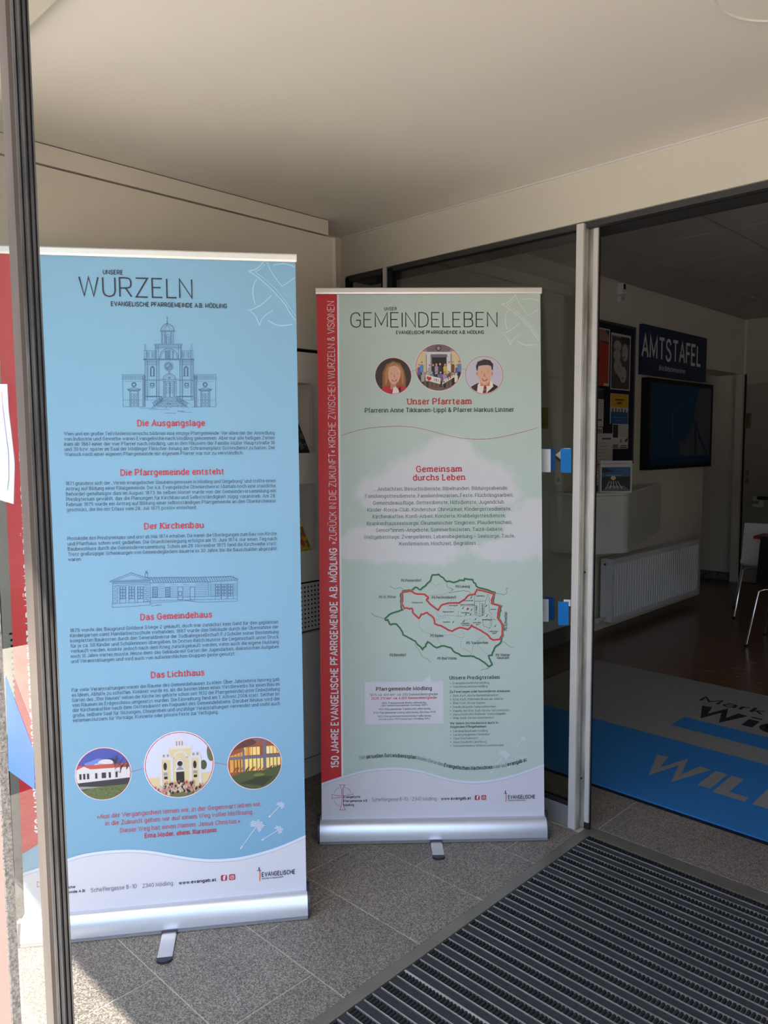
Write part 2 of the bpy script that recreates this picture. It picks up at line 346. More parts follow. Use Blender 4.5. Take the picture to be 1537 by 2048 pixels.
class Print:
    """flat print on a plane; put(u, v) -> local 3D"""
    def __init__(s, put): s.put = put; s.mb = MB(); s.z = 0
    def poly(s, pts, m, layer=1): s.mb.add([s.put(p[0], p[1], layer) for p in pts], [tuple(range(len(pts)))], m)
    def line(s, pts, wd, m, layer=2, smooth=False, closed=False):
        if smooth: pts = catmull(pts, closed, 4)
        for q in ribbon(pts, wd, closed): s.poly(q, m, layer)
    def dash(s, pts, wd, m, layer=2, on=.006, off=.005):
        for a, b in zip(pts, pts[1:]):
            d = math.dist(a, b); n = max(1, int(d / (on + off)))
            for k in range(n):
                t0 = k / n; t1 = t0 + on / (on + off) / n
                s.line([(a[0] + (b[0] - a[0]) * t0, a[1] + (b[1] - a[1]) * t0), (a[0] + (b[0] - a[0]) * t1, a[1] + (b[1] - a[1]) * t1)], wd, m, layer)
    def text(s, txt, a, b, h, m, wt=1.1, slab=False, layer=3, track=0., small=None, keep=False):
        """baseline a -> b in plane units, cap height h, letters fitted between the ends"""
        lay, W = layout(txt, wt, slab, track); dx, dy = b[0] - a[0], b[1] - a[1]; D = math.hypot(dx, dy)
        if W <= 0: return
        ex, ey = dx / D, dy / D; kx = D / W; k = h / 10
        if keep: kx = k
        if small is None: small = h < .014
        for ch, x in lay:
            for q in glyph(ch, wt, slab, small)[1]:
                s.poly([(a[0] + ex * (x + p[0]) * kx - ey * p[1] * k, a[1] + ey * (x + p[0]) * kx + ex * p[1] * k) for p in q], m, layer)
    def path(s, segs, pts, h, layer=3, slab=True):
        """segs: (text, material, weight); laid along the polyline pts"""
        cum = [0]
        for a, b in zip(pts, pts[1:]): cum.append(cum[-1] + math.dist(a, b))
        items = []; x = 0
        for t, m, wt in segs:
            lay, W = layout(t, wt, slab)
            items += [(ch, x + q, m, wt) for ch, q in lay]; x += W + 5
        kx = cum[-1] / (x - 5)
        for ch, q, m, wt in items:
            d = q * kx; i = max(j for j in range(len(cum) - 1) if cum[j] <= d + 1e-9); t = (d - cum[i]) / (cum[i + 1] - cum[i])
            ox = pts[i][0] + (pts[i + 1][0] - pts[i][0]) * t; oy = pts[i][1] + (pts[i + 1][1] - pts[i][1]) * t
            an = math.atan2(pts[i + 1][1] - pts[i][1], pts[i + 1][0] - pts[i][0]); ex, ey = cos(an), sin(an)
            for qd in glyph(ch, wt, slab, True)[1]:
                s.poly([(ox + ex * p[0] * kx - ey * p[1] * h / 10, oy + ey * p[0] * kx + ex * p[1] * h / 10) for p in qd], m, layer)
    def disc(s, c, r, m, layer=2, n=28, r2=None):
        s.poly([(c[0] + r * cos(2 * pi * i / n), c[1] + (r2 or r) * sin(2 * pi * i / n)) for i in range(n)], m, layer)
def clip(poly, c, r, n=32):
    """clip polygon by a disc (as a convex n-gon)"""
    out = list(poly)
    for i in range(n):
        a0, a1 = 2 * pi * i / n, 2 * pi * (i + 1) / n
        A = (c[0] + r * cos(a0), c[1] + r * sin(a0)); B = (c[0] + r * cos(a1), c[1] + r * sin(a1))
        def side(p): return (B[0] - A[0]) * (p[1] - A[1]) - (B[1] - A[1]) * (p[0] - A[0])
        res = []
        for j in range(len(out)):
            p, q = out[j], out[(j + 1) % len(out)]; sp, sq = side(p), side(q)
            if sp >= 0: res.append(p)
            if sp * sq < 0: t = sp / (sp - sq); res.append((p[0] + (q[0] - p[0]) * t, p[1] + (q[1] - p[1]) * t))
        out = res
        if not out: return []
    return out
def pm(name, rgb, rough=.55): return mat('print_' + name, lin(rgb), rough, var=.01, scale=3)
# ================================================================ SETTING
# ---- floor with granite tiles
k = MB(); k.box((-3.4, -3, -.12), (-1.462, 2.64, -.0015), M_GROUT); k.box((-3.4, 2.635, -.12), (3.2, 2.964, -.0015), M_GROUT); k.box((-1.462, -3, -.12), (3.2, 2.64, -.008), M_GROUT); k.box((-3.4, -3, -.3), (3.2, 8.9, -.12), M_GROUT)
floor = struct(k.obj('floor')); floor['label'] = 'grey speckled granite tile floor of the entrance porch'
tiles = {}
def tile(x0, x1, y0, y1):
    g = .0025; w_, d_ = round(x1 - x0 - g, 4), round(y1 - y0 - g, 4)
    if w_ < .02: return
    if (w_, d_) not in tiles:
        t = MB(); e = .0015
        t.add([(0, 0, -.008), (w_, 0, -.008), (w_, d_, -.008), (0, d_, -.008), (0, 0, -e), (w_, 0, -e), (w_, d_, -e), (0, d_, -e), (e, e, 0), (w_ - e, e, 0), (w_ - e, d_ - e, 0), (e, d_ - e, 0)],
              [(0, 1, 5, 4), (1, 2, 6, 5), (2, 3, 7, 6), (3, 0, 4, 7), (4, 5, 9, 8), (5, 6, 10, 9), (6, 7, 11, 10), (7, 4, 8, 11), (8, 9, 10, 11)], M_GRAN)
        o = t.obj('tile', floor); tiles[(w_, d_)] = o
    else:
        o = tiles[(w_, d_)].copy(); COL.objects.link(o)
    o.location = (x0 + g / 2, y0 + g / 2, 0)
offs = {0: .1, 1: -1.908 + .62 * 3, 2: -1.597, 3: -1.848, 4: -2.008, 5: -1.762, 6: -1.698 + .1}
XE, XW = -1.462, -2.78
for r_ in range(0, 8):
    y0 = 1.018 + (r_ - 2) * .31; y1 = min(y0 + .31, 2.56)
    if y1 - y0 < .03: continue
    j = offs.get(r_, .2); xs = [XW]
    j0 = j + .62 * math.ceil((XW - j) / .62)
    while j0 < XE: 
        if j0 - xs[-1] > .03: xs.append(j0)
        j0 += .62
    xs.append(XE)
    for a, b in zip(xs, xs[1:]): tile(a, b, y0, y1)
xs = [-3.02 + .98 + .62 * i - .003 for i in range(9)]
for a, b in zip([-2.66] + xs, xs): 
    if b < 2.9: tile(a, b, 2.636, 2.962)
k = MB(); k.box((-6, -9, -.13), (8, -3, -.01), mat('bounce_paving', (.74, .67, .56), .9, var=.10, scale=6, bump=.2))  # unseen paving, brightened and set back to bounce light onto the ceiling
k.box((-6, -3, -.125), (-3.4, -.5, -.01), MATS['bounce_paving']); k.box((3.2, -3, -.125), (8, .5, -.01), MATS['bounce_paving']); k.box((-3.4, -3, -.0075), (3.2, -1.9, .0), MATS['bounce_paving']); k.box((-3.4, -1.9, -.0075), (3.2, .0, .0), M_GRAN)
k.box((-30, -40, -.16), (30, -9, -.02), mat('asphalt', (.22, .21, .20), .9, var=.1, scale=20))
struct(k.obj('outside_pavement'))
k = MB(); k.box((-14, -16, -.1), (-9, .6, 7), mat('dark_render', (.11, .10, .09), .9, var=.2, scale=1.5)); k.box((-30, -24, -.1), (30, -22, 6), MATS['dark_render']); struct(k.obj('wall_sky_blocker'))  # unseen dark walls added to keep bright sky out of the glass reflection

# ---- vestibule shell
k = MB(); k.box((-2.9, .76, 2.48), (1.3, 2.58, 2.62), M_CEIL); ceiling = struct(k.obj('ceiling')); ceiling['label'] = 'smooth cream painted ceiling of the entrance porch'
k = MB(); k.box((-6, .073, 2.455), (6, .76, 2.85), mat('canopy_render', (.55, .50, .42), .7, var=.03, bump=.1)); struct(k.obj('trim_1'), 'pale canopy soffit over the outer doorway')
k = MB(); k.box((-2.98, .6, 0), (-2.78, 2.66, 2.62), M_WALL); struct(k.obj('wall_left'))
k = MB(); k.box((1.2, .6, 0), (1.4, 2.66, 2.62), M_WALL); struct(k.obj('wall_right'))
k = MB()
k.box((-6, .5, -.1), (-2.3, .62, 2.455), M_WALL); k.box((.9, .5, -.1), (1.4, .62, 2.455), M_WALL); k.box((-6, .76, 2.62), (6, .95, 5.5), M_WALL)
struct(k.obj('wall_near'))
# ---- door header over the inner doorway
k = MB()
k.box((-2.79, 2.56, 2.297), (1.2, 2.76, 2.478), M_HEAD); k.box((-2.79, 2.553, 2.4745), (1.2, 2.562, 2.4795), M_ALUP)  # thin pale strip imitates the light in the seam along the top
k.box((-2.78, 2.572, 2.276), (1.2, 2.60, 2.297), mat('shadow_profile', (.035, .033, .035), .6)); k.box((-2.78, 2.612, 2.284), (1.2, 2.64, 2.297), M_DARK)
k.box((-2.9, 2.58, 2.478), (1.3, 2.76, 3.0), M_HEAD); k.box((-2.79, 2.645, 2.288), (1.2, 2.765, 2.297), MATS['shadow_profile']); k.box((-2.79, 2.76, 2.288), (1.2, 2.768, 2.76), MATS['shadow_profile'])  # dark covers paint in the shade under and behind the header
struct(k.obj('trim_2'), 'long grey metal header above the inner sliding doors')
box('scratch', onx((0, 0), -1) * 0 + Vector((-1.285, 2.5585, 2.432)), (-1.262, 2.561, 2.435), M_WHITE, bpy.data.objects['trim_2'])
# ---- fixed side light between wall and sliding leaf (window_1)
wn = empty('window_1', (-2.62, 2.585, 0), 'narrow dark side light beside the sliding door', 'window'); del wn['category']; wn['kind'] = 'structure'
def part_box(name, root, a, b, m, bevel=0):
    a = Vector(a) - root.location; b = Vector(b) - root.location
    q = MB(); q.box(a, b, m); return q.obj(name, root, bevel=bevel)
part_box('frame', wn, (-2.78, 2.56, 0), (-2.757, 2.61, 2.297), M_ALUP)
part_box('seal', wn, (-2.757, 2.565, 0), (-2.741, 2.60, 2.29), M_BLK)
part_box('pane', wn, (-2.741, 2.58, .09), (-2.52, 2.588, 2.28), M_GLASS)
part_box('bottom_rail', wn, (-2.757, 2.56, 0), (-2.50, 2.61, .095), M_ALUP)
part_box('seal', wn, (-2.522, 2.57, .09), (-2.502, 2.60, 2.28), M_BLK)
part_box('frame', wn, (-2.502, 2.56, 0), (-2.482, 2.61, 2.297), M_ALUP)
# ---- sliding leaf (door_1)
dr = empty('door_1', (-1.98, 2.575, 0), 'inner sliding glass door leaf with aluminium frame, parked open behind the green banner', 'door'); del dr['category']; dr['kind'] = 'structure'
part_box('stile', dr, (-2.478, 2.565, .012), (-2.452, 2.60, 2.29), M_BLK)
part_box('stile', dr, (-1.511, 2.557, .004), (-1.4815, 2.592, 2.292), M_ALUP, .002)
part_box('stile_shade_side', dr, (-1.4815, 2.563, .006), (-1.478, 2.588, 2.29), M_ALUD)  # darker metal facing paints the shade on the stile's side
part_box('bottom_rail', dr, (-2.452, 2.562, .008), (-1.511, 2.592, .088), M_ALU, .001)
part_box('glazing_seal', dr, (-2.452, 2.565, .088), (-1.511, 2.589, .105), M_BLK)
part_box('top_rail', dr, (-2.452, 2.565, 2.272), (-1.511, 2.589, 2.276), M_BLK)
part_box('pane', dr, (-2.452, 2.573, .105), (-1.511, 2.581, 2.272), M_GLASS)
M_SW = mat('white_film', (.60, .64, .68), .5, var=.02); M_SB = mat('blue_film', lin((0, 112, 190)), .45, var=.02); M_SD = mat('dark_blue_film', lin((0, 60, 120)), .45, var=.02)
M_SG = mat('grey_film', (.30, .31, .32), .5, var=.02)
def film(rects, name='window_sticker'):
    q = MB()
    for y, pts, m in rects:
        P = [ony(p, y) - dr.location for p in pts]; q.add(P, [tuple(range(len(P)))], m)
    return q.obj(name, dr)
def R4(x0, y0, x1, y1, s=.5): return [(x0, y0), (x1, y0 + s), (x1, y1 + s), (x0, y1)]
film([(2.572, R4(1091, 896, 1111, 941), M_SD), (2.5715, R4(1083, 898, 1102, 944), M_SW)])
film([(2.572, R4(1128, 896, 1142, 902), M_SW), (2.572, [(1111.5, 910), (1123, 900), (1123, 919)], M_SG), (2.5721, [(1111.5, 911), (1123, 921), (1123, 926), (1111.5, 916)], M_BLK), (2.5715, R4(1122, 897, 1143, 945), M_SB)])
film([(2.572, R4(1091, 1194, 1109, 1240), M_SD), (2.5715, R4(1080, 1198, 1098, 1243), M_SW)])
film([(2.572, R4(1128, 1199, 1142, 1212), M_SW), (2.5715, R4(1117, 1203, 1138, 1250), M_SB)])
# ---- door post behind the leaf
k = MB()
k.box((-1.485, 2.60, .006), (-1.463, 2.614, 2.297), M_ALUD); k.box((-1.463, 2.598, .03), (-1.445, 2.606, 2.297), M_ALUP)
k.box((-1.447, 2.606, .012), (-1.443, 2.615, 2.297), M_BLK); k.box((-1.465, 2.60, .003), (-1.443, 2.612, .03), M_DARK)
post = struct(k.obj('trim_3'), 'slim aluminium door post with a black seal beside the open doorway')
for zz in (.20, 1.01): 
    q = MB(); q.cyl((-1.478, 2.5985, zz), .004, .003, 'y', M_DARK, 10); q.obj('screw_hole', post)

# ================================================================ LEFT CABINET WALL
XC = -2.599
cab = empty('cupboard', (-2.69, 1.62, 0), 'tall cream built-in cupboard with leaflet niches and a perforated vent panel along the left wall', 'cupboard')
def cb(name, a, b, m, bevel=0): return part_box(name, cab, a, b, m, bevel)
Y0, Y1 = .885, 2.36
cb('carcass', (-2.778, Y0 + .005, .09), (-2.74, Y1 - .002, 2.40), M_DARK)
cb('side_panel', (-2.76, Y1 - .02, 0), (XC + .001, Y1, 2.408), M_CAB); cb('side_panel', (-2.76, Y0, 0), (XC + .001, Y0 + .02, 2.408), M_CAB)
cb('plinth', (-2.70, Y0, 0), (XC - .004, Y1, .088), M_CAB)
cb('lower_panel', (-2.62, Y0, .094), (XC, Y1, .666), M_CAB, .001)
cb('gap_shadow_board', (-2.70, Y0 + .02, .60), (-2.63, Y1 - .02, .905), M_DARK); cb('gap_shadow_board', (-2.70, Y0 + .02, 1.885), (-2.63, Y1 - .02, 1.93), M_DARK)
cb('upper_panel', (-2.62, Y0, 1.912), (XC, Y1, 2.408), M_WALL, .001)
# niche panel with two openings
q = MB(); NY0, NY1 = 1.70, 2.213; ZN = ((1.033, 1.329), (1.463, 1.765)); L_ = cab.location
def pb(a, b, m=M_CAB): q.box(Vector(a) - L_, Vector(b) - L_, m)
pb((-2.62, Y0, .896), (XC, NY0, 1.897)); pb((-2.62, NY1, .896), (XC, Y1, 1.897))
zz = [.896, ZN[0][0], ZN[0][1], ZN[1][0], ZN[1][1], 1.897]
for i in (0, 2, 4): pb((-2.62, NY0, zz[i]), (XC, NY1, zz[i + 1]))
q.obj('niche_panel', cab)
for z0, z1 in ZN:
    q = MB(); D = -2.735
    pb((D, NY0 - .012, z0 - .012), (D + .01, NY1 + .012, z1 + .012)); pb((D, NY1, z0 - .012), (XC - .0205, NY1 + .012, z1 + .012)); pb((D, NY0 - .012, z0 - .012), (XC - .0205, NY0, z1 + .012))
    pb((D, NY0, z0 - .012), (XC - .0205, NY1, z0)); pb((D, NY0, z1), (XC - .0205, NY1, z1 + .012))
    q.obj('niche', cab)
    q = MB(); q.box(Vector((XC - .02, NY1 - .004, z0)) - L_, Vector((XC + .001, NY1 + .012, z1)) - L_, M_WALL); q.obj('niche_jamb', cab)
# perforated panel with real holes
q = MB(); P0 = .0197; ny = int((Y1 - Y0) / P0); yo = Y1 - ny * P0
z0, z1 = .676, .889; nz = 10; zo = z0 + (z1 - z0 - nz * P0) / 2
X = XC - L_.x
def V(y, z): return (X, y - L_.y, z)
for i in range(ny):
    for j in range(nz):
        y, z = yo + (i + .5) * P0, zo + (j + .5) * P0; h = P0 / 2; vs = []
        sq = [(h, 0), (h, h), (0, h), (-h, h), (-h, 0), (-h, -h), (0, -h), (h, -h)]
        for s_ in sq: vs.append(V(y + s_[0], z + s_[1]))
        for t in range(8): vs.append(V(y + .0046 * cos(t * pi / 4), z + .0046 * sin(t * pi / 4)))
        q.add(vs, [(t, (t + 1) % 8, 8 + (t + 1) % 8, 8 + t) for t in range(8)], M_CAB)
for a, b in ((z0, zo), (zo + nz * P0, z1)): q.add([V(Y0, a), V(Y1, a), V(Y1, b), V(Y0, b)], [(0, 1, 2, 3)], M_CAB)
q.obj('perforated_panel', cab)
# fascia under the ceiling
k = MB(); k.box((-2.66, .78, 2.414), (XC + .003, 2.317, 2.4765), M_WALL); k.box((-2.66, .78, 2.4765), (XC - .001, 2.316, 2.4798), M_DARK); struct(k.obj('trim_4'), 'narrow cream fascia board under the ceiling above the cupboard')

# leaflets in the niches
def flower_mat(name, a, b, c_):
    m = bpy.data.materials.new(name); MATS[name] = m; m.use_nodes = True; n = m.node_tree; bs = n.nodes['Principled BSDF']
    tc = n.nodes.new('ShaderNodeTexCoord'); vo = n.nodes.new('ShaderNodeTexVoronoi'); vo.inputs['Scale'].default_value = 70
    n.links.new(tc.outputs['Object'], vo.inputs[0]); cr = n.nodes.new('ShaderNodeValToRGB'); cr.color_ramp.interpolation = 'CONSTANT'
    sp = n.nodes.new('ShaderNodeSeparateColor'); n.links.new(vo.outputs['Color'], sp.inputs[0]); n.links.new(sp.outputs[0], cr.inputs[0])
    e = cr.color_ramp.elements; e[0].color = (*a, 1); e[1].position = .66; e[1].color = (*b, 1); z = e.new(.4); z.color = (*c_, 1)
    n.links.new(cr.outputs[0], bs.inputs['Base Color']); bs.inputs['Roughness'].default_value = .35; return m
def leaflet(z, label, sky_c, ma):
    e = empty('leaflet', (-2.612, 2.206, z), label, 'leaflet', None)
    q = MB(); H, W_ = .225, .17
    lean = .28
    def pt(u, v, d=0): return (-.055 * v / H + d, -W_ + u, v * cos(lean))
    for i in range(3):
        dd = -i * .003
        q.add([pt(0, 0, dd), pt(W_, 0, dd), pt(W_ - .05 * 1, H, dd), pt(0, H, dd), pt(0, 0, dd - .0025), pt(W_, 0, dd - .0025), pt(W_ - .05, H, dd - .0025), pt(0, H, dd - .0025)],
              [(0, 1, 2, 3), (7, 6, 5, 4), (0, 4, 5, 1), (1, 5, 6, 2), (2, 6, 7, 3), (3, 7, 4, 0)], pm('paper', (215, 215, 218)))
    q.obj('pages', e)
    q = MB(); q.add([pt(0, 0, .0006), pt(W_, 0, .0006), pt(W_ - .035, H * .62, .0006), pt(0, H * .62, .0006)], [(0, 1, 2, 3)], ma); q.add([pt(0, H * .62, .0006), pt(W_ - .035, H * .62, .0006), pt(W_ - .05, H, .0006), pt(0, H, .0006)], [(0, 1, 2, 3)], sky_c)
    q.obj('cover_picture', e)
leaflet(ZN[1][0] + .001, 'leaflet with a dark leafy cover standing in the upper niche', pm('dark_cover', (40, 44, 52)), flower_mat('dark_leaves', lin((22, 26, 30)), lin((90, 96, 90)), lin((40, 60, 40))))
leaflet(ZN[0][0] + .001, 'leaflet with blue sky and bright garden flowers standing in the lower niche', pm('sky_cover', (120, 165, 215)), flower_mat('garden_flowers', lin((200, 170, 50)), lin((190, 70, 50)), lin((90, 120, 50))))

# ================================================================ CEILING LAMP (round)
k = MB(); C0 = (-.549, 1.842, 0); 
e = empty('ceiling_lamp', (-.549, 1.842, 2.48), 'flat round cream cover set in the porch ceiling', 'ceiling lamp')
q = MB(); q.cyl((0, 0, -.006), .178, .006, 'z', M_CEIL, 64, .178); q.obj('cover', e, smooth=True)
q = MB()
N = 64
for r1, r2, z1_, z2_ in ((.178, .1815, -.006, -.0085), (.1815, .186, -.0085, 0)):
    vs = [(r1 * cos(2 * pi * i / N), r1 * sin(2 * pi * i / N), z1_) for i in range(N)] + [(r2 * cos(2 * pi * i / N), r2 * sin(2 * pi * i / N), z2_) for i in range(N)]
    q.add(vs, [(i, N + i, N + (i + 1) % N, (i + 1) % N) for i in range(N)], M_CEIL)
q.obj('rim', e, smooth=True)

# ================================================================ OUTER LEAF (left foreground)
XL, YL = -1.17, .45
lf = empty('outer_door_leaf', (XL, YL + .02, 0), 'weathered glass door leaf edge with black rubber channels at the left front of the porch', 'door')
def lb(name, a, b, m, bevel=0): return part_box(name, lf, a, b, m, bevel)
M_EDGE = mat('dull_dark_aluminium', (.11, .106, .104), .45, spec=.3, var=.35, scale=30, stretch=(1, 1, .25), bump=.3, bscale=150)
M_EDGE2 = mat('worn_black_channel', (.065, .062, .064), .45, spec=.3, var=.3, scale=30, stretch=(1, 1, .25), bump=.3, bscale=150)
lb('front_profile', (XL - .032, .446, .01), (XL - .003, .452, 2.43), M_ALUT)
lb('stile', (XL - .032, .452, .01), (XL - .001, .4565, 2.43), M_EDGE, .0006)
lb('rubber_channel', (XL - .030, .4565, .01), (XL - .005, .4590, 2.43), M_BLK)
lb('stile', (XL - .032, .4590, .01), (XL - .002, .4665, 2.43), M_EDGE2, .0008)
lb('rubber_seal', (XL - .006, .4610, .01), (XL - .0005, .4635, 2.43), M_EDGE)
lb('rubber_channel', (XL - .03, .4665, .01), (XL - .006, .4695, 2.43), M_BLK)
lb('stile', (XL - .032, .4695, .01), (XL - .002, .4735, 2.43), M_EDGE2, .0006)
lb('stile', (XL - .030, .4735, .01), (XL - .0055, .4765, 2.43), M_BLK)
lb('stile', (XL - .032, .4765, .01), (XL - .0025, .4785, 2.43), M_EDGE, .0005)
lb('pane', (-2.26, .459, .08), (XL - .030, .465, 2.40), M_GLASS2)
lb('bottom_rail', (-2.26, .452, .01), (XL - .032, .474, .08), M_ALUD)
# notices on the leaf's glass
q = MB(); yb = .4584
W1 = [ony(p, yb) for p in ((-30, 768), (15, 768), (18, 822), (23, 862), (29, 915), (30, 930), (28, 1008), (10, 1003), (-30, 990))]
e = empty('notice', W1[0], 'white paper notice with a coloured stripe taped inside the left glass leaf', 'notice')
q.add([p - W1[0] for p in W1] + [p - W1[0] + Vector((0, -.0008, 0)) for p in W1], [tuple(range(9)), tuple(range(17, 8, -1))] + [(i, (i + 1) % 9, 9 + (i + 1) % 9, 9 + i) for i in range(9)], mat('notice_paper', (.44, .45, .50), .6, var=.02))
q.obj('sheet', e)
pr = Print(lambda u, v, l: ony((u, v), yb - .0009 - .0001 * l) - W1[0])
pr.line([(3, 783), (5, 810)], .9, pm('ochre', (190, 160, 80)), 1); pr.line([(5, 810), (10, 850), (13.5, 880)], 1.0, pm('violet_grey', (120, 110, 160)), 1); pr.line([(13.5, 880), (17, 905), (17.5, 930)], 1.1, pm('stripe_blue', (60, 90, 170)), 1); pr.line([(17.5, 930), (18, 955), (15, 980)], 1.1, pm('stripe_green', (70, 120, 90)), 1)
pr.mb.obj('stripe_print', e)
P = [ony(p, .4586) for p in ((11.5, 1352), (68, 1502), (70, 1579), (18, 1541))]
q = MB(); q.add([p - lf.location for p in P] + [p - lf.location + Vector((0, -.0006, 0)) for p in P], [(0, 1, 2, 3), (7, 6, 5, 4)] + [(i, (i + 1) % 4, 4 + (i + 1) % 4, 4 + i) for i in range(4)], mat('clear_blue_film', lin((20, 100, 205)), .3, alpha=.72, var=.02))
q.obj('blue_window_sticker', lf)
# near post with brush seal
e = empty('door_post', (-.93, .315, 0), 'pinkish painted outer post with a fuzzy grey brush seal at the far left', 'post')
part_box('post', e, (-1.03, .3113, 0), (-.952, .3215, 2.44), mat('pinkish_paint', (.24, .15, .13), .5, var=.04, scale=6))
q = MB(); rnd = random.Random(3)
q.box((-.022, -.0037, .0), (-.0165, .0062, 2.43), mat('brush_pile', (.17, .16, .15), .95, var=.4, scale=260))
for i in range(2600):
    z = rnd.uniform(.3, 1.5); x = -.018 + rnd.uniform(-.001, .001); l = rnd.uniform(.002, .0048); a = rnd.uniform(-.9, .9); y = rnd.uniform(-.0035, .0062); t = .0006
    q.add([(x, y, z - t), (x, y, z + t), (x + l * cos(a), y - rnd.uniform(0, .004), z + l * sin(a))], [(0, 1, 2)], MATS['brush_pile'])
o = q.obj('brush_seal', e); o['kind'] = 'stuff'
# ================================================================ ENTRANCE MAT
mt = empty('entrance_mat', (-.3, 1.6, 0), 'black ribbed entrance mat with aluminium rails sunk into the granite floor', 'mat')
MX0, MX1, MYT = -1.418, .95, 2.563
part_box('tray', mt, (-1.46, .1, -.0075), (1.0, 2.632, -.006), M_DARK)
M_FRM = mat('bronze_grey_frame', (.20, .185, .16), .42, metal=.4, var=.1, scale=9)
part_box('edge_frame', mt, (-1.4615, .1, -.006), (-1.4215, 2.632, .0015), M_FRM, .0008)
part_box('edge_frame', mt, (-1.4215, 2.568, -.006), (.98, 2.634, .001), M_FRM, .0008)
part_box('edge_frame', mt, (.955, .1, -.006), (.98, 2.568, .0015), M_FRM)
M_CARP = mat('charcoal_ribbed_carpet', (.020, .020, .024), .95, col2=(.055, .055, .065), scale=420, bump=.8, bscale=500)
M_BRS = mat('black_brush', (.012, .012, .014), .8, var=.3, scale=200)
M_RAIL = mat('worn_rail_aluminium', (.62, .62, .63), .4, metal=.7, var=.2, scale=40, stretch=(.3, 4, 4))
pitch = .0652; LX = MX1 - MX0
def rail_mb(wd):
    q = MB(); q.box((0, 0, -.006), (LX, wd, .0012), M_RAIL); return q
def carpet_mb():
    q = MB(); n = 4; wd = .0285
    q.box((0, 0, -.006), (LX, wd, -.0035), M_CARP)
    for i in range(n): q.box((0, .001 + i * wd / n, -.0035), (LX, (i + .8) * wd / n, -.0005), M_CARP)
    return q
def brush_mb():
    q = MB(); wd = .0265; q.box((0, .0, -.006), (LX, wd, -.0052), mat('worn_grey_base', (.16, .16, .17), .7, var=.2, scale=60)); n = int(LX / .0125)
    for i in range(n):
        x = i * .0125
        q.add([(x, .002, -.0052), (x + .0078, .002, -.0052), (x + .0078, wd - .0015, -.0055), (x, wd - .0015, -.0055), (x + .001, .003, .0028), (x + .0068, .003, .0028), (x + .0068, wd - .003, .0028), (x + .001, wd - .003, .0028)],
              [(4, 5, 6, 7), (0, 1, 5, 4), (1, 2, 6, 5), (2, 3, 7, 6), (3, 0, 4, 7)], M_BRS)
    return q
protos = {}
def mput(name, fn, y):
    if name not in protos: o = fn().obj(name.split(':')[0], mt); protos[name] = o
    else: o = protos[name].copy(); COL.objects.link(o)
    o.location = (MX0 - mt.location.x, y - mt.location.y, 0)
y = MYT
n_ = 0
while y > .15:
    mput('brush_strip', brush_mb, y - .0275)
    mput('rail', lambda: rail_mb(.0028), y - .031)
    mput('carpet_strip', carpet_mb, y - .0602)
    if n_ == 15: mput('rail:wide', lambda: rail_mb(.009), y - .0695); 
    else: mput('rail', lambda: rail_mb(.0028), y - .0642)
    y -= pitch; n_ += 1

# ================================================================ WELCOME CARPET
wm = empty('welcome_mat', (-1, 3.85, 0), 'blue and grey printed welcome carpet inside the doorway', 'mat')
M_CB = mat('blue_carpet', lin((38, 120, 190)), .95, var=.16, scale=180, bump=.6, bscale=400)
M_CG = mat('grey_carpet', lin((146, 142, 140)), .95, var=.10, scale=180, bump=.6, bscale=400)
M_CK = mat('black_carpet_print', lin((22, 24, 30)), .95, var=.1, scale=200)
part_box('rubber_edge', wm, (-2.63, 2.962, -.006), (1.4, 4.756, .0), M_BLK)
part_box('pile', wm, (-2.61, 2.985, 0), (1.38, 4.738, .006), M_CB)
def wput(u, v, l): return (u - wm.location.x, v - wm.location.y, .0062 + .0002 * l)
pr = Print(wput)
pr.poly([(-2.61, 3.705), (1.38, 3.705), (1.38, 4.738), (-2.61, 4.738)], M_CG, 0)
pr.poly([(-1.69, 3.893), (.6, 3.893), (.6, 4.060), (-1.69, 4.060)], M_CB, 1)
pr.mb.obj('colour_fields', wm)
pr = Print(wput)
pr.text('Marktgemeinde', (-1.735, 4.385), (-.62, 4.385), .085, M_CK, wt=1.5)
pr.mb.obj('small_lettering', wm); pr.mb = MB(); pr.text('Wiener Neudorf', (-1.665, 4.145), (.42, 4.145), .165, M_CK, wt=2.7)
pr.mb.obj('bold_lettering', wm); pr.mb = MB(); pr.text('WILLKOMMEN', (-1.545, 3.275), (.35, 3.275), .197, M_CG, wt=2.5)
pr.mb.obj('capital_lettering', wm)

# ================================================================ HALL SHELL
HC = 2.765
k = MB(); k.box((-3.3, 2.64, -.12), (-3.02, 7.54, 3.0), M_HWALL); k.box((-3.3, 7.54, 2.2), (-3.02, 8.52, 3.0), M_HWALL); struct(k.obj('wall_side'), 'pale hall wall with the notice board and screen')
k = MB(); k.box((-3.0, 8.52, -.12), (3.4, 8.7, 3.0), mat('far_wall_shade', (.42, .39, .34), .8, var=.03, scale=2)); struct(k.obj('wall_far'))  # hall paint darkened, the weaker light here is put into the colour
k = MB(); k.box((-4.6, 8.52, -.12), (-3.0, 8.7, 3.0), M_HWALL); k.box((-4.7, 6.9, -.12), (-4.6, 8.6, 3.0), M_HWALL); k.box((-4.6, 6.9, -.12), (-3.3, 7.0, 3.0), M_HWALL); k.box((-4.6, 7, 2.4), (-3.3, 8.52, 2.5), M_HWALL); struct(k.obj('wall_passage'))
k = MB(); k.box((3.2, 2.64, -.12), (3.4, 8.7, 3.0), M_HWALL); k.box((1.2, 2.64, -.12), (1.55, 2.76, 3.0), M_HWALL); k.box((1.55, 2.64, -.12), (3.2, 2.76, .5), M_HWALL); k.box((1.55, 2.64, 2.4), (3.2, 2.76, 3.0), M_HWALL); struct(k.obj('wall_hall'))  # unseen window opening added to let more daylight into the hall
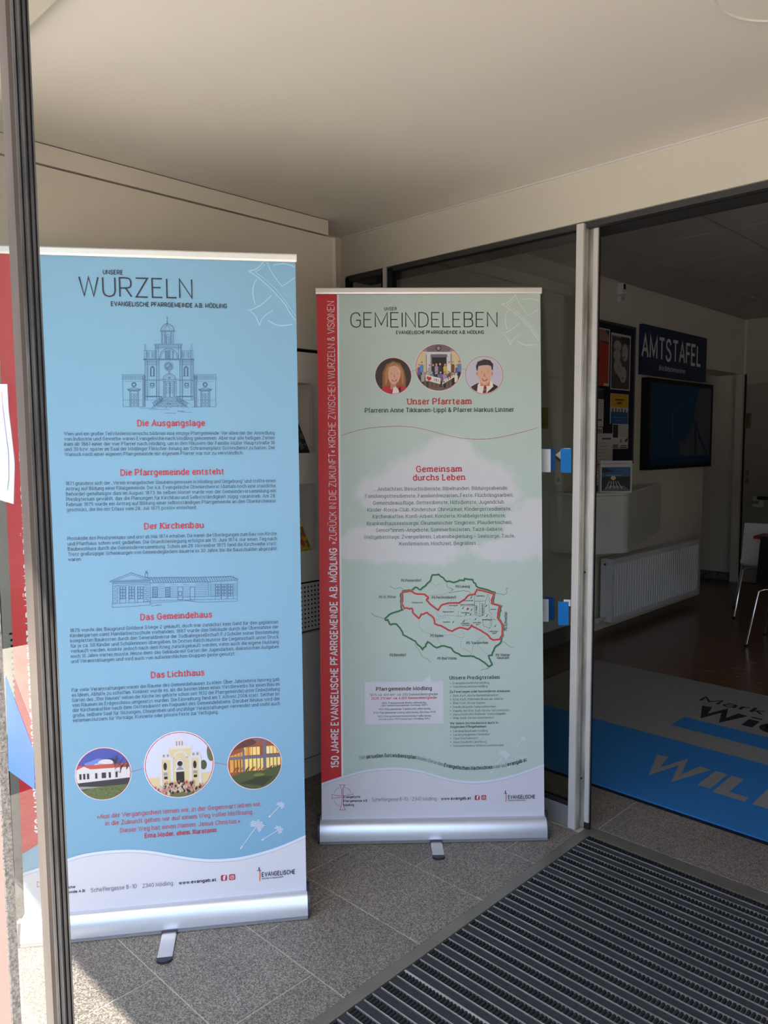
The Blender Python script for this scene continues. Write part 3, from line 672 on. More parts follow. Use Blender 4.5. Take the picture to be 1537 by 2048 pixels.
M_STONE = mat('brown_polished_stone', lin((84, 52, 34)), .24, spec=.35, col2=lin((112, 78, 54)), scale=7, stretch=(1, 1.8, 1))
k = MB(); k.box((-4.6, 4.757, -.06), (3.2, 8.52, 0), M_STONE); k.box((-3.02, 2.964, -.06), (-2.632, 4.757, 0), M_STONE); k.box((1.402, 2.964, -.06), (3.2, 4.757, 0), M_STONE)
k.box((-3.02, 2.64, -.06), (-2.664, 2.964, 0), M_STONE); struct(k.obj('floor_hall'), 'dark brown polished stone floor of the hall')
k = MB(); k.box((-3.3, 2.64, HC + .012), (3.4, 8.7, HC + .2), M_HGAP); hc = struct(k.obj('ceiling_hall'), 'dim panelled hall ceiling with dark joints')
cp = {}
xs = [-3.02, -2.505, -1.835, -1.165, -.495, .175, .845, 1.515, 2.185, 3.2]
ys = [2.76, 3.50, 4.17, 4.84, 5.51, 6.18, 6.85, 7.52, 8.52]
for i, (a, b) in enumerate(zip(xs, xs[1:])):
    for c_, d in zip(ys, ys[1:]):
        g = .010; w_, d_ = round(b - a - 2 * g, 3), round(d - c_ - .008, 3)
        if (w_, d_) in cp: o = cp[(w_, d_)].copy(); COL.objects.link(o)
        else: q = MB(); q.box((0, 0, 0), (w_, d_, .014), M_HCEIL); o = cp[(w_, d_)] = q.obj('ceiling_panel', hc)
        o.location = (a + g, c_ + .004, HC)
k = MB(); k.box((-3.02, 2.66, .0), (-3.005, 5.28, .12), M_PLINTH); k.box((-4.6, 8.505, 0), (-3.02, 8.52, .085), M_PLINTH); struct(k.obj('baseboard_left'), 'speckled dark granite skirting')
k = MB(); k.box((-3.075, 8.46, 0), (-3.0, 8.519, 2.2), M_HWALL); k.box((-3.0, 8.505, 0), (-2.985, 8.519, 2.2), M_DARK); struct(k.obj('trim_5'), 'pale door reveal with a dark edge at the end of the hall')

# ---- hall furnishing
e = empty('radiator', (-2.98, 6.3, .08), 'white ribbed panel radiator under the wall counter', 'radiator')
RY0, RY1, RX = 5.50, 7.18, -2.885
def rb(n_, a, b, m, bv=0): return part_box(n_, e, a, b, m, bv)
rb('back_panel', (-2.99, RY0 + .01, .10), (-2.96, RY1 - .01, .575), M_WHITE)
rb('side_cover', (-2.985, RY0 - .004, .088), (RX - .003, RY0 - .0005, .588), M_WHITE, .001); rb('side_cover', (-2.985, RY1 - .006, .088), (RX, RY1, .588), M_WHITE)
rb('top_grille', (-2.985, RY0, .580), (RX - .004, RY1, .590), M_WHITE)
q = MB(); n = 37; pt = (RY1 - RY0 - .07) / n; Lo = e.location
q.box(Vector((RX - .018, RY0, .088)) - Lo, Vector((RX - .013, RY1, .588)) - Lo, M_WHITE)
q.box(Vector((RX - .013, RY0, .088)) - Lo, Vector((RX, RY1, .125)) - Lo, M_WHITE); q.box(Vector((RX - .013, RY0, .545)) - Lo, Vector((RX, RY1, .588)) - Lo, M_WHITE)
q.box(Vector((RX - .013, RY0, .125)) - Lo, Vector((RX, RY0 + .035, .545)) - Lo, M_WHITE); q.box(Vector((RX - .013, RY1 - .035, .125)) - Lo, Vector((RX, RY1, .545)) - Lo, M_WHITE)
for i in range(n):
    y = RY0 + .035 + (i + .5) * pt
    poly = [(RX - .013, y - pt * .30), (RX + .004, y - pt * .16), (RX + .004, y + pt * .16), (RX - .013, y + pt * .30)]
    q.prism([(p[0] - Lo.x, p[1] - Lo.y) for p in poly], .125 - Lo.z, .545 - Lo.z, 'z', M_WHITE)
q.obj('ribbed_front', e)
q = MB(); q.cyl(Vector((-2.945, RY0 - .012, .545)) - Lo, .017, .012, 'y', M_WHITE, 20); q.cyl(Vector((-2.945, RY0 - .016, .545)) - Lo, .008, .005, 'y', M_DARK, 12); q.obj('bleed_plug', e, smooth=True)
q = MB(); q.cyl(Vector((-2.94, RY0 - .13, .115)) - Lo, .02, .07, 'y', M_WHITE, 20, .017); q.cyl(Vector((-2.94, RY0 - .06, .115)) - Lo, .012, .065, 'y', M_CHROME, 16); q.obj('valve', e, smooth=True)
q = MB(); q.tube([Vector(p) - Lo for p in ((-3.008, RY0 - .04, .10), (-2.97, RY0 - .04, .10), (-2.945, RY0 - .035, .112))], .009, M_WHITE); q.obj('pipe', e, smooth=True)

e = empty('wall_counter', (-2.85, 5.4, .71), 'pale grey wall counter with a rounded corner above the radiator', 'counter')
fp = [(-3.018, 6.62)]
A = Vector((-3.018, 6.62)); B = Vector((-2.585, 5.13)); Cc = Vector((-2.74, 4.86)); Dd = Vector((-3.018, 4.80))
def fillet(P0, P1, P2, r, n=8):
    a = (P0 - P1).normalized(); b = (P2 - P1).normalized(); an = math.acos(max(-1, min(1, a.dot(b)))); d = min(r / math.tan(an / 2), (P0 - P1).length * .45, (P2 - P1).length * .45); out = []
    for i in range(n + 1):
        t = i / n; p = (P1 + a * d) * (1 - t) ** 2 + P1 * 2 * t * (1 - t) + (P1 + b * d) * t * t; out.append(p)
    return out
fp = [A] + fillet(A, B, Cc, .12) + fillet(B, Cc, Dd, .12) + [Dd]
fp = [(p.x - e.location.x, p.y - e.location.y) for p in fp][::-1]
M_CNT = mat('counter_laminate', (.56, .57, .57), .3, var=.02)
q = MB(); q.prism(fp, 0, .412, 'z', M_CNT); q.obj('body', e, smooth=True)
q = MB(); q.prism(fp, .414, .432, 'z', M_CNT); q.obj('worktop', e, smooth=True)

XW_ = -3.0195
def wall_thing(name, label, cat, y0, y1, z0, z1, x0, x1, m, part, group=None, bevel=0):
    e = empty(name, (x0, (y0 + y1) / 2, z0), label, cat, group); part_box(part, e, (x0, y0, z0), (x1, y1, z1), m, bevel); return e
# notice board
e = wall_thing('notice_board', 'dark navy pinboard with a thin frame full of posters on the hall wall', 'notice board', 5.335, 6.02, 1.34, 2.42, XW_, -3.005, mat('navy_felt', lin((20, 26, 48)), .9, var=.1), 'felt')
q = MB(); Lo = e.location
for a, b in (((-3.0195, 5.32, 1.325), (-2.998, 5.335, 2.435)), ((-3.0195, 6.02, 1.325), (-2.998, 6.035, 2.435)), ((-3.0195, 5.335, 1.325), (-2.998, 6.02, 1.34)), ((-3.0195, 5.335, 2.42), (-2.998, 6.02, 2.435))): q.box(Vector(a) - Lo, Vector(b) - Lo, mat('board_frame', (.07, .07, .08), .5, var=.05))
q.obj('frame', e)
W_ = pm('poster_white', (205, 203, 205)); GY = pm('mid_grey', (120, 118, 120)); DK = pm('poster_dark', (34, 34, 38))
def poster(px, label, base, draw=None, x=-3.003, cat='poster', group='papers pinned to the notice board', name='poster'):
    p = [onx(c, x) for c in px]; y0 = (p[0].y + p[3].y) / 2; y1 = (p[1].y + p[2].y) / 2; z1 = (p[0].z + p[1].z) / 2; z0 = (p[2].z + p[3].z) / 2
    e = empty(name, (x, (y0 + y1) / 2, z0), label, cat, group)
    part_box('sheet', e, (x - .001, y0, z0), (x, y1, z1), base)
    W, H = y1 - y0, z1 - z0
    if draw:
        pr = Print(lambda u, v, l: (.0003 + .0003 * l, -W / 2 + u * W, v * H)); pr.asp = H / W; draw(pr); pr.mb.obj('print', e)
    return e
def rect(pr, a, b, c, d, m, l=1): pr.poly([(a, b), (c, b), (c, d), (a, d)], m, l)
def dr_orange(pr):
    rect(pr, .02, .0, .93, .78, pm('poster_orange', (176, 62, 32))); rect(pr, .02, .78, .93, .98, pm('poster_skin', (150, 112, 100)))
    pr.poly([(.02, .98), (.12, .98), (.2, .84), (.02, .78)], DK, 2); pr.poly([(.7, .98), (.93, .98), (.93, .86)], DK, 2); pr.poly([(.3, .78), (.93, .78), (.93, .73), (.6, .74)], pm('dark_red', (110, 30, 34)), 2)
    rect(pr, .6, .01, .95, .05, W_, 3)
poster([(1191, 653), (1220, 659), (1220, 773), (1191, 771)], 'orange poster with a pale photo at its top on the pinboard', W_, dr_orange)
def dr_coll(pr):
    r = random.Random(5); rect(pr, .03, .02, .95, .96, pm('photo_grey', (70, 64, 66)))
    for i, (u, v, a, b) in enumerate(((.32, .78, .2, .1), (.3, .62, .18, .12), (.7, .68, .16, .16), (.35, .42, .2, .14), (.62, .28, .18, .15), (.42, .3, .1, .07))):
        pr.poly([(u + a * cos(t * pi / 7) * 1.0, v + b * sin(t * pi / 7)) for t in range(14)], pm('photo_pale', (165, 160, 162)), 2 + i % 3)
    rect(pr, .55, .84, .95, .94, DK, 5); rect(pr, .03, .93, .5, .96, GY, 5)
    for i in range(26):
        u, v = r.uniform(.08, .85), r.uniform(.04, .9); s_ = r.uniform(.02, .06); rect(pr, u, v, u + s_, v + s_ * .6, r.choice([DK, pm('rust', (120, 60, 50)), pm('photo_mid', (110, 100, 100))]), 6)
poster([(1223, 665), (1264, 672), (1259, 782), (1222, 778)], 'tall black and white collage poster at the top right of the pinboard', W_, dr_coll)
def dr_yel(pr):
    rect(pr, .03, .0, .97, .4, pm('poster_blue', (24, 84, 140))); rect(pr, .03, .55, .97, .98, pm('poster_yellow', (214, 160, 30))); rect(pr, .03, .4, .97, .55, W_)
    for i in range(5): rect(pr, .1 + i * .17, .4, .16 + i * .17, .5 + .02 * (i % 2), DK, 2)
    rect(pr, .25, .78, .75, .83, pm('brown_ink', (90, 66, 20)), 2); rect(pr, .36, .66, .64, .73, pm('brown_ink', (90, 66, 20)), 2); rect(pr, .15, .2, .85, .23, GY, 2); rect(pr, .3, .1, .7, .12, GY, 2)
poster([(1220.4, 786), (1257, 789.5), (1258, 848), (1222, 848)], 'yellow and blue poster on the right half of the pinboard', W_, dr_yel)
def lines(pr, v0, v1, n, a=.1, b=.9, m=GY, th=.012):
    for i in range(n):
        v = v0 + (v1 - v0) * i / max(1, n - 1); rect(pr, a, v, b - .13 * (i % 3 == 2), v + th, m, 2)
def dr_bw(pr):
    rect(pr, .02, .45, .34, .97, DK); lines(pr, .5, .9, 6, .4, .95); pr.poly([(.45, .3), (.52, .42), (.6, .3), (.54, .22)], GY, 2); pr.poly([(.75, .32), (.9, .44), (.97, .36), (.85, .26)], DK, 2); rect(pr, .45, .03, .92, .07, DK, 2); rect(pr, .5, .11, .92, .14, DK, 2); rect(pr, .02, .02, .36, .18, GY, 2)
poster([(1224.5, 848), (1258, 848), (1256.5, 897), (1227, 898)], 'white flyer with black pictures under the yellow and blue poster', W_, dr_bw)
def dr_small(pr): lines(pr, .2, .92, 9); rect(pr, .3, .22, .8, .26, DK, 3)
poster([(1190, 797), (1208, 799), (1208, 853), (1190, 853)], 'narrow white text sheet at the left edge of the pinboard', W_, dr_small)
def dr_dark(pr): rect(pr, .3, .82, .9, .92, GY); pr.poly([(.1, .35), (.25, .5), (.32, .4), (.2, .25)], GY, 2)
poster([(1190, 775), (1208, 777), (1208, 796), (1190, 795.5)], 'small dark card above the narrow text sheet', DK, dr_dark)
def dr_ppl(pr):
    for i in range(4): rect(pr, .15 + i * .2, .05, .27 + i * .2, .7, DK)
poster([(1189, 854), (1206, 854.5), (1206, 866), (1189, 866)], 'small photo strip under the narrow text sheet', W_, dr_ppl)
def dr_let(pr): rect(pr, .42, .8, .9, .85, pm('navy_ink', (50, 54, 84))); lines(pr, .15, .68, 6, .05, .75)
poster([(1188.5, 867), (1226, 866.5), (1226.5, 922), (1188, 934)], 'large white letter at the bottom left of the pinboard', W_, dr_let, x=-2.9955)
# picture stand on the counter (faces the door)
def standing(px, depth_pt, label, name, cat, draw, base, th=.012):
    c0 = onz(px[3], 1.142); n2 = Vector((sin(YAW), -cos(YAW), 0)); 
    def hit(p): r = ray(p); return CAM + r * ((c0 - CAM).dot(n2) / r.dot(n2))
    P = [hit(p) for p in px]; ex = (P[2] - P[3]); ex.z = 0; W = ex.length; ex.normalize(); H = P[0].z - P[3].z
    e = empty(name, (P[3].x, P[3].y, 1.1435), label, cat, None, math.atan2(ex.y, ex.x))
    q = MB(); q.box((0, 0, 0), (W, th, H), base); q.obj('board', e); q = MB(); q.box((W * .3, th, 0), (W * .7, th + .05, .004), base); q.obj('stand_foot', e)
    pr = Print(lambda u, v, l: (u * W, -.0003 - .0003 * l, v * H)); draw(pr); pr.mb.obj('print', e)
def dr_stand(pr):
    rect(pr, .05, .05, .95, .8, pm('night_dark', (22, 26, 34))); rect(pr, .05, .5, .95, .8, pm('night_blue', (44, 92, 140)), 2)
    pr.poly([(.05, .62), (.5, .66), (.3, .72), (.05, .8)], pm('cloud_dark', (28, 40, 60)), 3); rect(pr, .2, .53, .7, .56, pm('cloud_pale', (130, 140, 165)), 3)
    pr.poly([(.32, .45), (.36, .52), (.46, .52), (.5, .45), (.42, .38)], pm('warm_glow', (222, 190, 160)), 4)
    pr.poly([(.05, .06), (.95, .06), (.75, .22), (.3, .22)], pm('pave_grey', (92, 98, 106)), 2)
    for i in range(5): pr.line([(.3 + i * .06, .36), (.18 + i * .13, .12)], .02, W_, 5)
    for i in range(3): pr.line([(.25 + i * .2, .16), (.4 + i * .16, .2)], .015, W_, 6)
    rect(pr, .05, .9, .9, .915, pm('ink_red', (150, 90, 90)), 1)
standing([(1200.5, 922), (1264, 922), (1264, 986), (1200.5, 986)], None, 'white framed night picture standing on the pale wall counter', 'picture_stand', 'picture', dr_stand, pm('stand_white', (196, 196, 200)))
def dr_leaf(pr): rect(pr, 0, .72, 1, 1, pm('leaf_orange', (190, 80, 40))); rect(pr, 0, 0, 1, .2, pm('leaf_blue', (40, 80, 130))); lines(pr, .28, .66, 5, .1, .95, DK, .03)
standing([(1185.5, 921), (1196, 921), (1196, 983.5), (1185.5, 983.5)], None, 'orange and blue folded brochure standing left of the night picture', 'brochure', 'brochure', dr_leaf, W_, .008)

# sign
e = wall_thing('wall_sign', 'navy board with white capital letters above the wall screen', 'sign', 6.13, 7.45, 2.062, 2.474, XW_, -2.985, mat('sign_navy', lin((10, 34, 72)), .5, var=.03), 'panel')
pr = Print(lambda u, v, l: (-2.984 - e.location.x + .0003 * l, u - e.location.y, v - e.location.z)); WL = pm('sign_white', (214, 222, 232))
a, b = onx((1284.6, 712.7), -2.985), onx((1400.3, 730.8), -2.985); t_ = onx((1292.5, 679), -2.985)
pr.text('AMTSTAFEL', (a.y, (a.z + b.z) / 2), (b.y, (a.z + b.z) / 2), .172, WL, wt=1.6)
pr.mb.obj('capital_lettering', e); pr.mb = MB(); a, b = onx((1318.8, 739.5), -2.985), onx((1370.6, 746), -2.985); pr.text('Bitte Bildschirm berühren', (a.y, (a.z + b.z) / 2 - .004), (b.y, (a.z + b.z) / 2 - .004), .038, WL, wt=1.5)
pr.mb.obj('small_lettering', e)
# screen
e = wall_thing('wall_screen', 'black framed flat screen showing a dim map on the hall wall', 'screen', 6.19, 7.56, 1.262, 2.040, XW_, -2.955, mat('screen_black', (.006, .006, .008), .5, spec=.2), 'housing', bevel=.003)
SB = mat('screen_teal', lin((8, 34, 52)), .4, spec=.2, emis=.10); SG = mat('screen_grey', lin((42, 42, 46)), .4, spec=.2, emis=.12); S3 = mat('screen_line', lin((40, 66, 92)), .4, spec=.2, emis=.2)
SN = mat('screen_navy', lin((6, 24, 46)), .4, spec=.2, emis=.10)
pr = Print(lambda u, v, l: (-2.9548 - e.location.x + .0003 * l, 6.235 + u * 1.28 - e.location.y, 1.30 + v * .70 - e.location.z))
rect(pr, 0, 0, 1, 1, SB, 0); pr.poly([(.45, .28), (.55, .3), (.7, .55), (.72, .8), (.8, 1), (1, 1), (1, 0), (.5, 0)], SG, 1)
pr.line([(.72, .55), (.8, .35), (.95, .1)], .035, SN, 2); pr.line([(.72, .5), (.74, .2), (.73, .0)], .03, SN, 2); pr.line([(.7, .88), (.33, .66), (.36, .3)], .006, S3, 3); rect(pr, 0, 0, 1, .1, SN, 3)
pr.mb.obj('display', e)

# motion detector
e = empty('motion_detector', (-3.02, 5.77, 2.6), 'small white motion detector high on the hall wall', 'detector')
q = MB(); q.cyl((0, 0, .03), .03, .03, 'x', M_WHITE, 20, .028); q.box((0, -.032, .06), (.05, .032, .15), M_WHITE); q.obj('housing', e, bevel=.004)
q = MB(); q.cyl((.03, .005, .035), .016, .012, 'x', M_SG, 18, .010); q.obj('lens', e, smooth=True); q = MB(); q.box((.05, -.018, .10), (.053, .012, .14), M_DARK); q.obj('bracket_slot', e)
# little notice and socket seen through the glass
def dr_yn(pr): lines(pr, .2, .85, 4, .1, .75, pm('brown_ink', (90, 66, 20)), .03)
poster([(1074, 814), (1097, 815), (1097, 857), (1074, 857.5)], 'small yellowish notice on the hall wall behind the sliding glass', pm('pale_yellow', (150, 130, 80)), dr_yn, x=-3.015, group=None, name='notice', cat='notice')
p = onx((1114, 959), -3.02); e = empty('socket', p, 'white wall socket behind the sliding glass door', 'socket'); q = MB(); q.box((0, -.04, -.04), (.012, .04, .04), M_WHITE); q.obj('plate', e, bevel=.003); q = MB(); q.cyl((.012, 0, 0), .02, .001, 'x', M_SG, 18); q.obj('insert', e)
# back door leaf, handle, plaque
e = empty('door_2', (-2.5, 8.51, 0), 'dim brown door leaf at the end of the hall', 'door'); del e['category']; e['kind'] = 'structure'
M_BD = mat('dim_door_leaf', (.30, .28, .245), .5, var=.04)
part_box('leaf', e, (-2.97, 8.49, 0.005), (-2.05, 8.519, 2.1), M_BD)
for zz in (1.045, 1.125):
    q = MB(); q.cyl((-.432, -.03, zz + .035), .017, .01, 'y', M_CHROME, 18); 
    o = q.obj('escutcheon', e, smooth=True); o.scale = (1, 1, 2.0); o.location = (0, 0, -(zz + .035))
p0 = ony((1518, 1004), 8.49)
e2 = empty('door_handle', (p0.x, 8.49, p0.z), 'pale square bracket on the far wall beside the white chair', 'bracket')
q = MB(); q.box((-.05, -.03, -.05), (.06, 0, -.02), M_WHITE); q.box((.015, -.03, -.02), (.06, 0, .02), M_WHITE); q.box((-.05, -.03, .015), (.01, 0, .06), M_WHITE); e2.name = 'wall_bracket'; q.obj('bracket', e2)
q = MB(); q.box((.0, -.05, .03), (.35, -.01, .06), M_DARK); q.obj('dark_bar', e2)
a, b = ony((1493, 826), 8.519), ony((1502, 857), 8.519)
e = empty('switch_plate', ((a.x + b.x) / 2 + .01, 8.4895, b.z), 'small bronze plate on the far wall right of the passage', 'plate'); q = MB(); q.box((-.03, -.01, 0), (.03, 0, a.z - b.z), mat('bronze_plate', (.20, .17, .10), .5)); q.obj('plate', e); q = MB(); q.box((-.02, -.012, .01), (.02, -.01, a.z - b.z - .01), mat('bronze_inset', (.12, .10, .06), .5)); q.obj('inset', e)

# chairs and table
def chair(loc, rz, label, shell_m, leg_m, wb=.20, wt_=.18):
    e = empty('chair', loc, label, 'chair', 'chairs in the hall', rz)
    prof = [(.22, .455), (.12, .437), (0, .435), (-.12, .44), (-.175, .465), (-.205, .53), (-.225, .63), (-.245, .74), (-.255, .82)]
    q = MB(); vs = []; n = len(prof); m = 9; th = .012
    for side in (0, 1):
        for i, (y, z) in enumerate(prof):
            hw = wb if i < 5 else wb + (wt_ - wb) * (i - 4) / 4
            if i == 0: hw *= .88
            for j in range(m):
                u = -1 + 2 * j / (m - 1); cup = .018 * u * u
                vs.append((u * hw, y + (cup if i > 4 else 0) + (0 if i <= 4 else -th * side), z + (cup if i <= 4 else 0) - (th * side if i <= 4 else 0)))
    o_ = n * m; fs = []
    for i in range(n - 1):
        for j in range(m - 1):
            a = i * m + j; fs.append((a, a + 1, a + m + 1, a + m)); fs.append((o_ + a, o_ + a + m, o_ + a + m + 1, o_ + a + 1))
    edge = [j for j in range(m)] + [i * m + m - 1 for i in range(1, n)] + [(n - 1) * m + j for j in range(m - 2, -1, -1)] + [i * m for i in range(n - 2, 0, -1)]
    for a, b in zip(edge, edge[1:] + edge[:1]): fs.append((a, o_ + a, o_ + b, b))
    q.add(vs, fs, shell_m); sh = q.obj('shell', e, smooth=True)
    for sx in (-1, 1):
        for sy in (-1, 1):
            q = MB(); q.tube([(sx * .05, sy * .06, .418), (sx * (wb - .05), sy * .14, .420), (sx * (wb - .02), sy * .165, .405), (sx * (wb + .035), sy * .225, .01)], .0085, leg_m, 10)
            lg = q.obj('leg', e, smooth=True); q = MB(); q.cyl((sx * (wb + .036), sy * .226, 0), .014, .014, 'z', M_BLK, 12); q.obj('foot_cap', lg)
    return e
M_SHW = mat('white_shell', (.60, .61, .64), .35, var=.02); M_SHB = mat('black_shell', (.01, .01, .012), .35, var=.05)
chair((-2.245, 6.99, 0), radians(20), 'white shell chair with thin metal legs behind the red-edged table', M_SHW, M_CHROME, .195, .175)
chair((-1.755, 6.065, 0), radians(2), 'black shell chair on shiny chrome legs in front of the red-edged table', M_SHB, M_CHROME, .20, .155)
e = empty('table', (-1.66, 6.60, 0), 'table with a red edge between the white and the black chair', 'table')
M_RED = mat('red_laminate', lin((150, 22, 40)), .4, var=.03)
q = MB(); q.box((-.50, -.18, .725), (.7, .06, .75), M_RED); q.obj('tabletop', e, bevel=.003)
for a, b in ((-.2, -.1), (.6, -.1)):
    q = MB(); q.cyl((a, b, 0), .02, .724, 'z', M_BLK, 14); q.obj('leg', e, smooth=True)
# ================================================================ ROLL-UP BANNERS
WHT = mat('banner_white', (.66, .66, .76), .5, var=.01, scale=3); RED = pm('red', (196, 36, 48)); REDT = pm('red_text', (200, 44, 60)); INK = pm('ink', (40, 40, 52)); INKT = pm('ink_text', (66, 74, 92))
INKG = pm('ink_grey_green', (76, 88, 88)); WT = pm('white_ink', (226, 226, 236)); CRIM = pm('crimson', (176, 30, 62)); LB = pm('emblem_blue', (158, 198, 228)); LG = pm('emblem_green', (212, 222, 218)); GL_ = pm('wave_grey', (160, 164, 180)); WB = pm('wave_white', (214, 222, 240))
M_BAL = mat('banner_base_silver', (.58, .61, .70), .30, metal=.55, var=.02, scale=3)
M_BOT = mat('base_underlip', (.30, .30, .33), .4, metal=.4, var=.05); M_ENDC = mat('end_cap_black', (.02, .02, .035), .4, var=.05)

def graphic_mat(name, c1, clouds=None):
    m = bpy.data.materials.new(name); MATS[name] = m; m.use_nodes = True; n = m.node_tree; b = n.nodes['Principled BSDF']; b.inputs['Roughness'].default_value = .5
    tc = n.nodes.new('ShaderNodeTexCoord'); t = n.nodes.new('ShaderNodeTexNoise'); t.inputs['Scale'].default_value = 4; t.inputs['Detail'].default_value = 1
    n.links.new(tc.outputs['Object'], t.inputs[0])
    mx = n.nodes.new('ShaderNodeMixRGB'); mx.inputs[1].default_value = (*[v * .985 for v in c1], 1); mx.inputs[2].default_value = (*[v * 1.015 for v in c1], 1); n.links.new(t.outputs['Fac'], mx.inputs[0]); last = mx
    if clouds:
        t2 = n.nodes.new('ShaderNodeTexNoise'); t2.inputs['Scale'].default_value = 14; t2.inputs['Detail'].default_value = 5; t2.inputs['Roughness'].default_value = .55
        n.links.new(tc.outputs['Object'], t2.inputs[0]); prev = None
        for cx, cz, rx, rz in clouds:
            mp = n.nodes.new('ShaderNodeMapping'); mp.vector_type = 'TEXTURE'; mp.inputs['Location'].default_value = (cx, 0, cz); mp.inputs['Scale'].default_value = (rx, 1, rz)
            n.links.new(tc.outputs['Object'], mp.inputs[0]); ln = n.nodes.new('ShaderNodeVectorMath'); ln.operation = 'LENGTH'; n.links.new(mp.outputs[0], ln.inputs[0])
            if prev is None: prev = ln.outputs['Value']
            else:
                mi = n.nodes.new('ShaderNodeMath'); mi.operation = 'SMOOTH_MIN'; mi.inputs[2].default_value = .2; n.links.new(prev, mi.inputs[0]); n.links.new(ln.outputs['Value'], mi.inputs[1]); prev = mi.outputs[0]
        ma = n.nodes.new('ShaderNodeMath'); ma.operation = 'MULTIPLY_ADD'; ma.inputs[1].default_value = 1.1; n.links.new(t2.outputs['Fac'], ma.inputs[0]); n.links.new(prev, ma.inputs[2])
        mr = n.nodes.new('ShaderNodeMapRange'); mr.interpolation_type = 'SMOOTHSTEP'; mr.inputs['From Min'].default_value = 1.28; mr.inputs['From Max'].default_value = 1.68; mr.inputs['To Min'].default_value = .86; mr.inputs['To Max'].default_value = 0
        n.links.new(ma.outputs[0], mr.inputs[0]); m3 = n.nodes.new('ShaderNodeMixRGB'); m3.inputs[2].default_value = (.68, .68, .75, 1); n.links.new(mr.outputs[0], m3.inputs[0]); n.links.new(last.outputs[0], m3.inputs[1]); last = m3
    n.links.new(last.outputs[0], b.inputs['Base Color']); return m

class Banner:
    def __init__(s, pl, pr_, lean, label, gs0, gs1, top, gm):
        a, b = onz(pl), onz(pr_); s.a = a; d = (b - a); s.L = d.length; s.d = d.normalized(); s.n = Vector((-s.d.y, s.d.x, 0)); s.lean = lean
        s.up = Vector((0, 0, 1)) * cos(lean) + s.n * sin(lean); s.off = s.n * .035; s.nn = s.d.cross(s.up); s.top = top
        mid = (a + b) / 2
        s.root = empty('rollup_banner', mid, label, 'banner', None, math.atan2(s.d.y, s.d.x))
        L = s.L; h = L / 2
        # base housing, profile in (y, z)
        prof = [(.004, .006), (.0, .012), (.002, .03), (.008, .052), (.016, .068), (.026, .0765), (.05, .080), (.08, .078), (.098, .06), (.104, .03), (.102, .006)]
        q = MB(); q.prism(prof[::-1], -h + .004, h - .004, 'x', M_BAL); s.base = q.obj('base_housing', s.root, smooth=True)
        q = MB(); q.box((-h + .004, -.002, .002), (h - .004, .03, .008), M_BOT); q.obj('base_lip', s.base)
        for sx in (-1, 1):
            q = MB(); q.prism([(p[0] * 1.02 - .001, p[1] * 1.03 - .001) for p in prof[::-1]], sx * h - .004, sx * h + .004, 'x', M_ENDC)
            q.box((sx * h - .006, .028, .075), (sx * h + .003, .046, .098), M_ENDC); q.obj('end_cap', s.base)
        # graphic panel (leans back)
        q = MB(); s.g0, s.g1 = gs0, gs1
        q.box((gs0 - h, .0, .07), (gs1 - h, .0012, top), gm)
        s.panel = q.obj('graphic_panel', s.root, (0, .035, 0)); s.panel.rotation_euler = (-lean, 0, 0)
        q = MB(); q.prism([(-.009, top - .002), (-.011, top + .004), (-.011, top + .018), (-.007, top + .022), (.012, top + .022), (.015, top + .016), (.015, top - .002)][::-1], gs0 - h - .004, gs1 - h + .001, 'x', mat('top_rail_silver', (.74, .72, .72), .35, metal=.3, var=.01)); tr = q.obj('top_rail', s.root, (0, .035, 0)); tr.rotation_euler = (-lean, 0, 0)
        q = MB(); q.box((gs1 - h + .001, -.010, top - .001), (gs1 - h + .004, .014, top + .021), M_WHITE); ec = q.obj('rail_cap', tr)
        q = MB(); q.cyl((0, .05, .07), .009, top - .08, 'z', M_ALU, 14); o = q.obj('support_pole', s.root, smooth=True)
        o.rotation_euler = (-lean, 0, 0)
        s.sub = []
    def uv(s, p):   # photo point -> (s, t) on the leaned panel
        r = ray(p); o = s.a + s.off; q = CAM + r * ((o - CAM).dot(s.nn) / r.dot(s.nn)); return ((q - o).dot(s.d), (q - o).dot(s.up))
    def pr(s, base=0): return Print(lambda u, v, l: (u - s.L / 2, -.0003 * (l + base + 1), v))
    def foot(s, x, ln, ang=0):
        q = MB(); wd = .0215
        q.box((-wd, -ln, .002), (wd, .09, .006), M_ALU); q.box((-wd + .003, -ln, .006), (wd - .003, .0, .0072), M_ALU)
        o = q.obj('foot', s.root, (x - s.L / 2, 0, 0)); o.rotation_euler = (0, 0, ang)
        q = MB(); pts = [(wd + .001, -ln + .003), (wd + .001, -ln - .004)] + [((wd + .001) * cos(t * pi / 8), -ln - .004 - .014 * sin(t * pi / 8)) for t in range(1, 8)] + [(-wd - .001, -ln - .004), (-wd - .001, -ln + .003)]
        q.prism(pts[::-1], .0005, .0085, 'z', M_ENDC); q.obj('foot_tip', o)
        q = MB(); q.box((-wd - .002, -.006, .001), (wd + .002, .002, .012), M_ENDC); q.obj('foot_hinge', o)

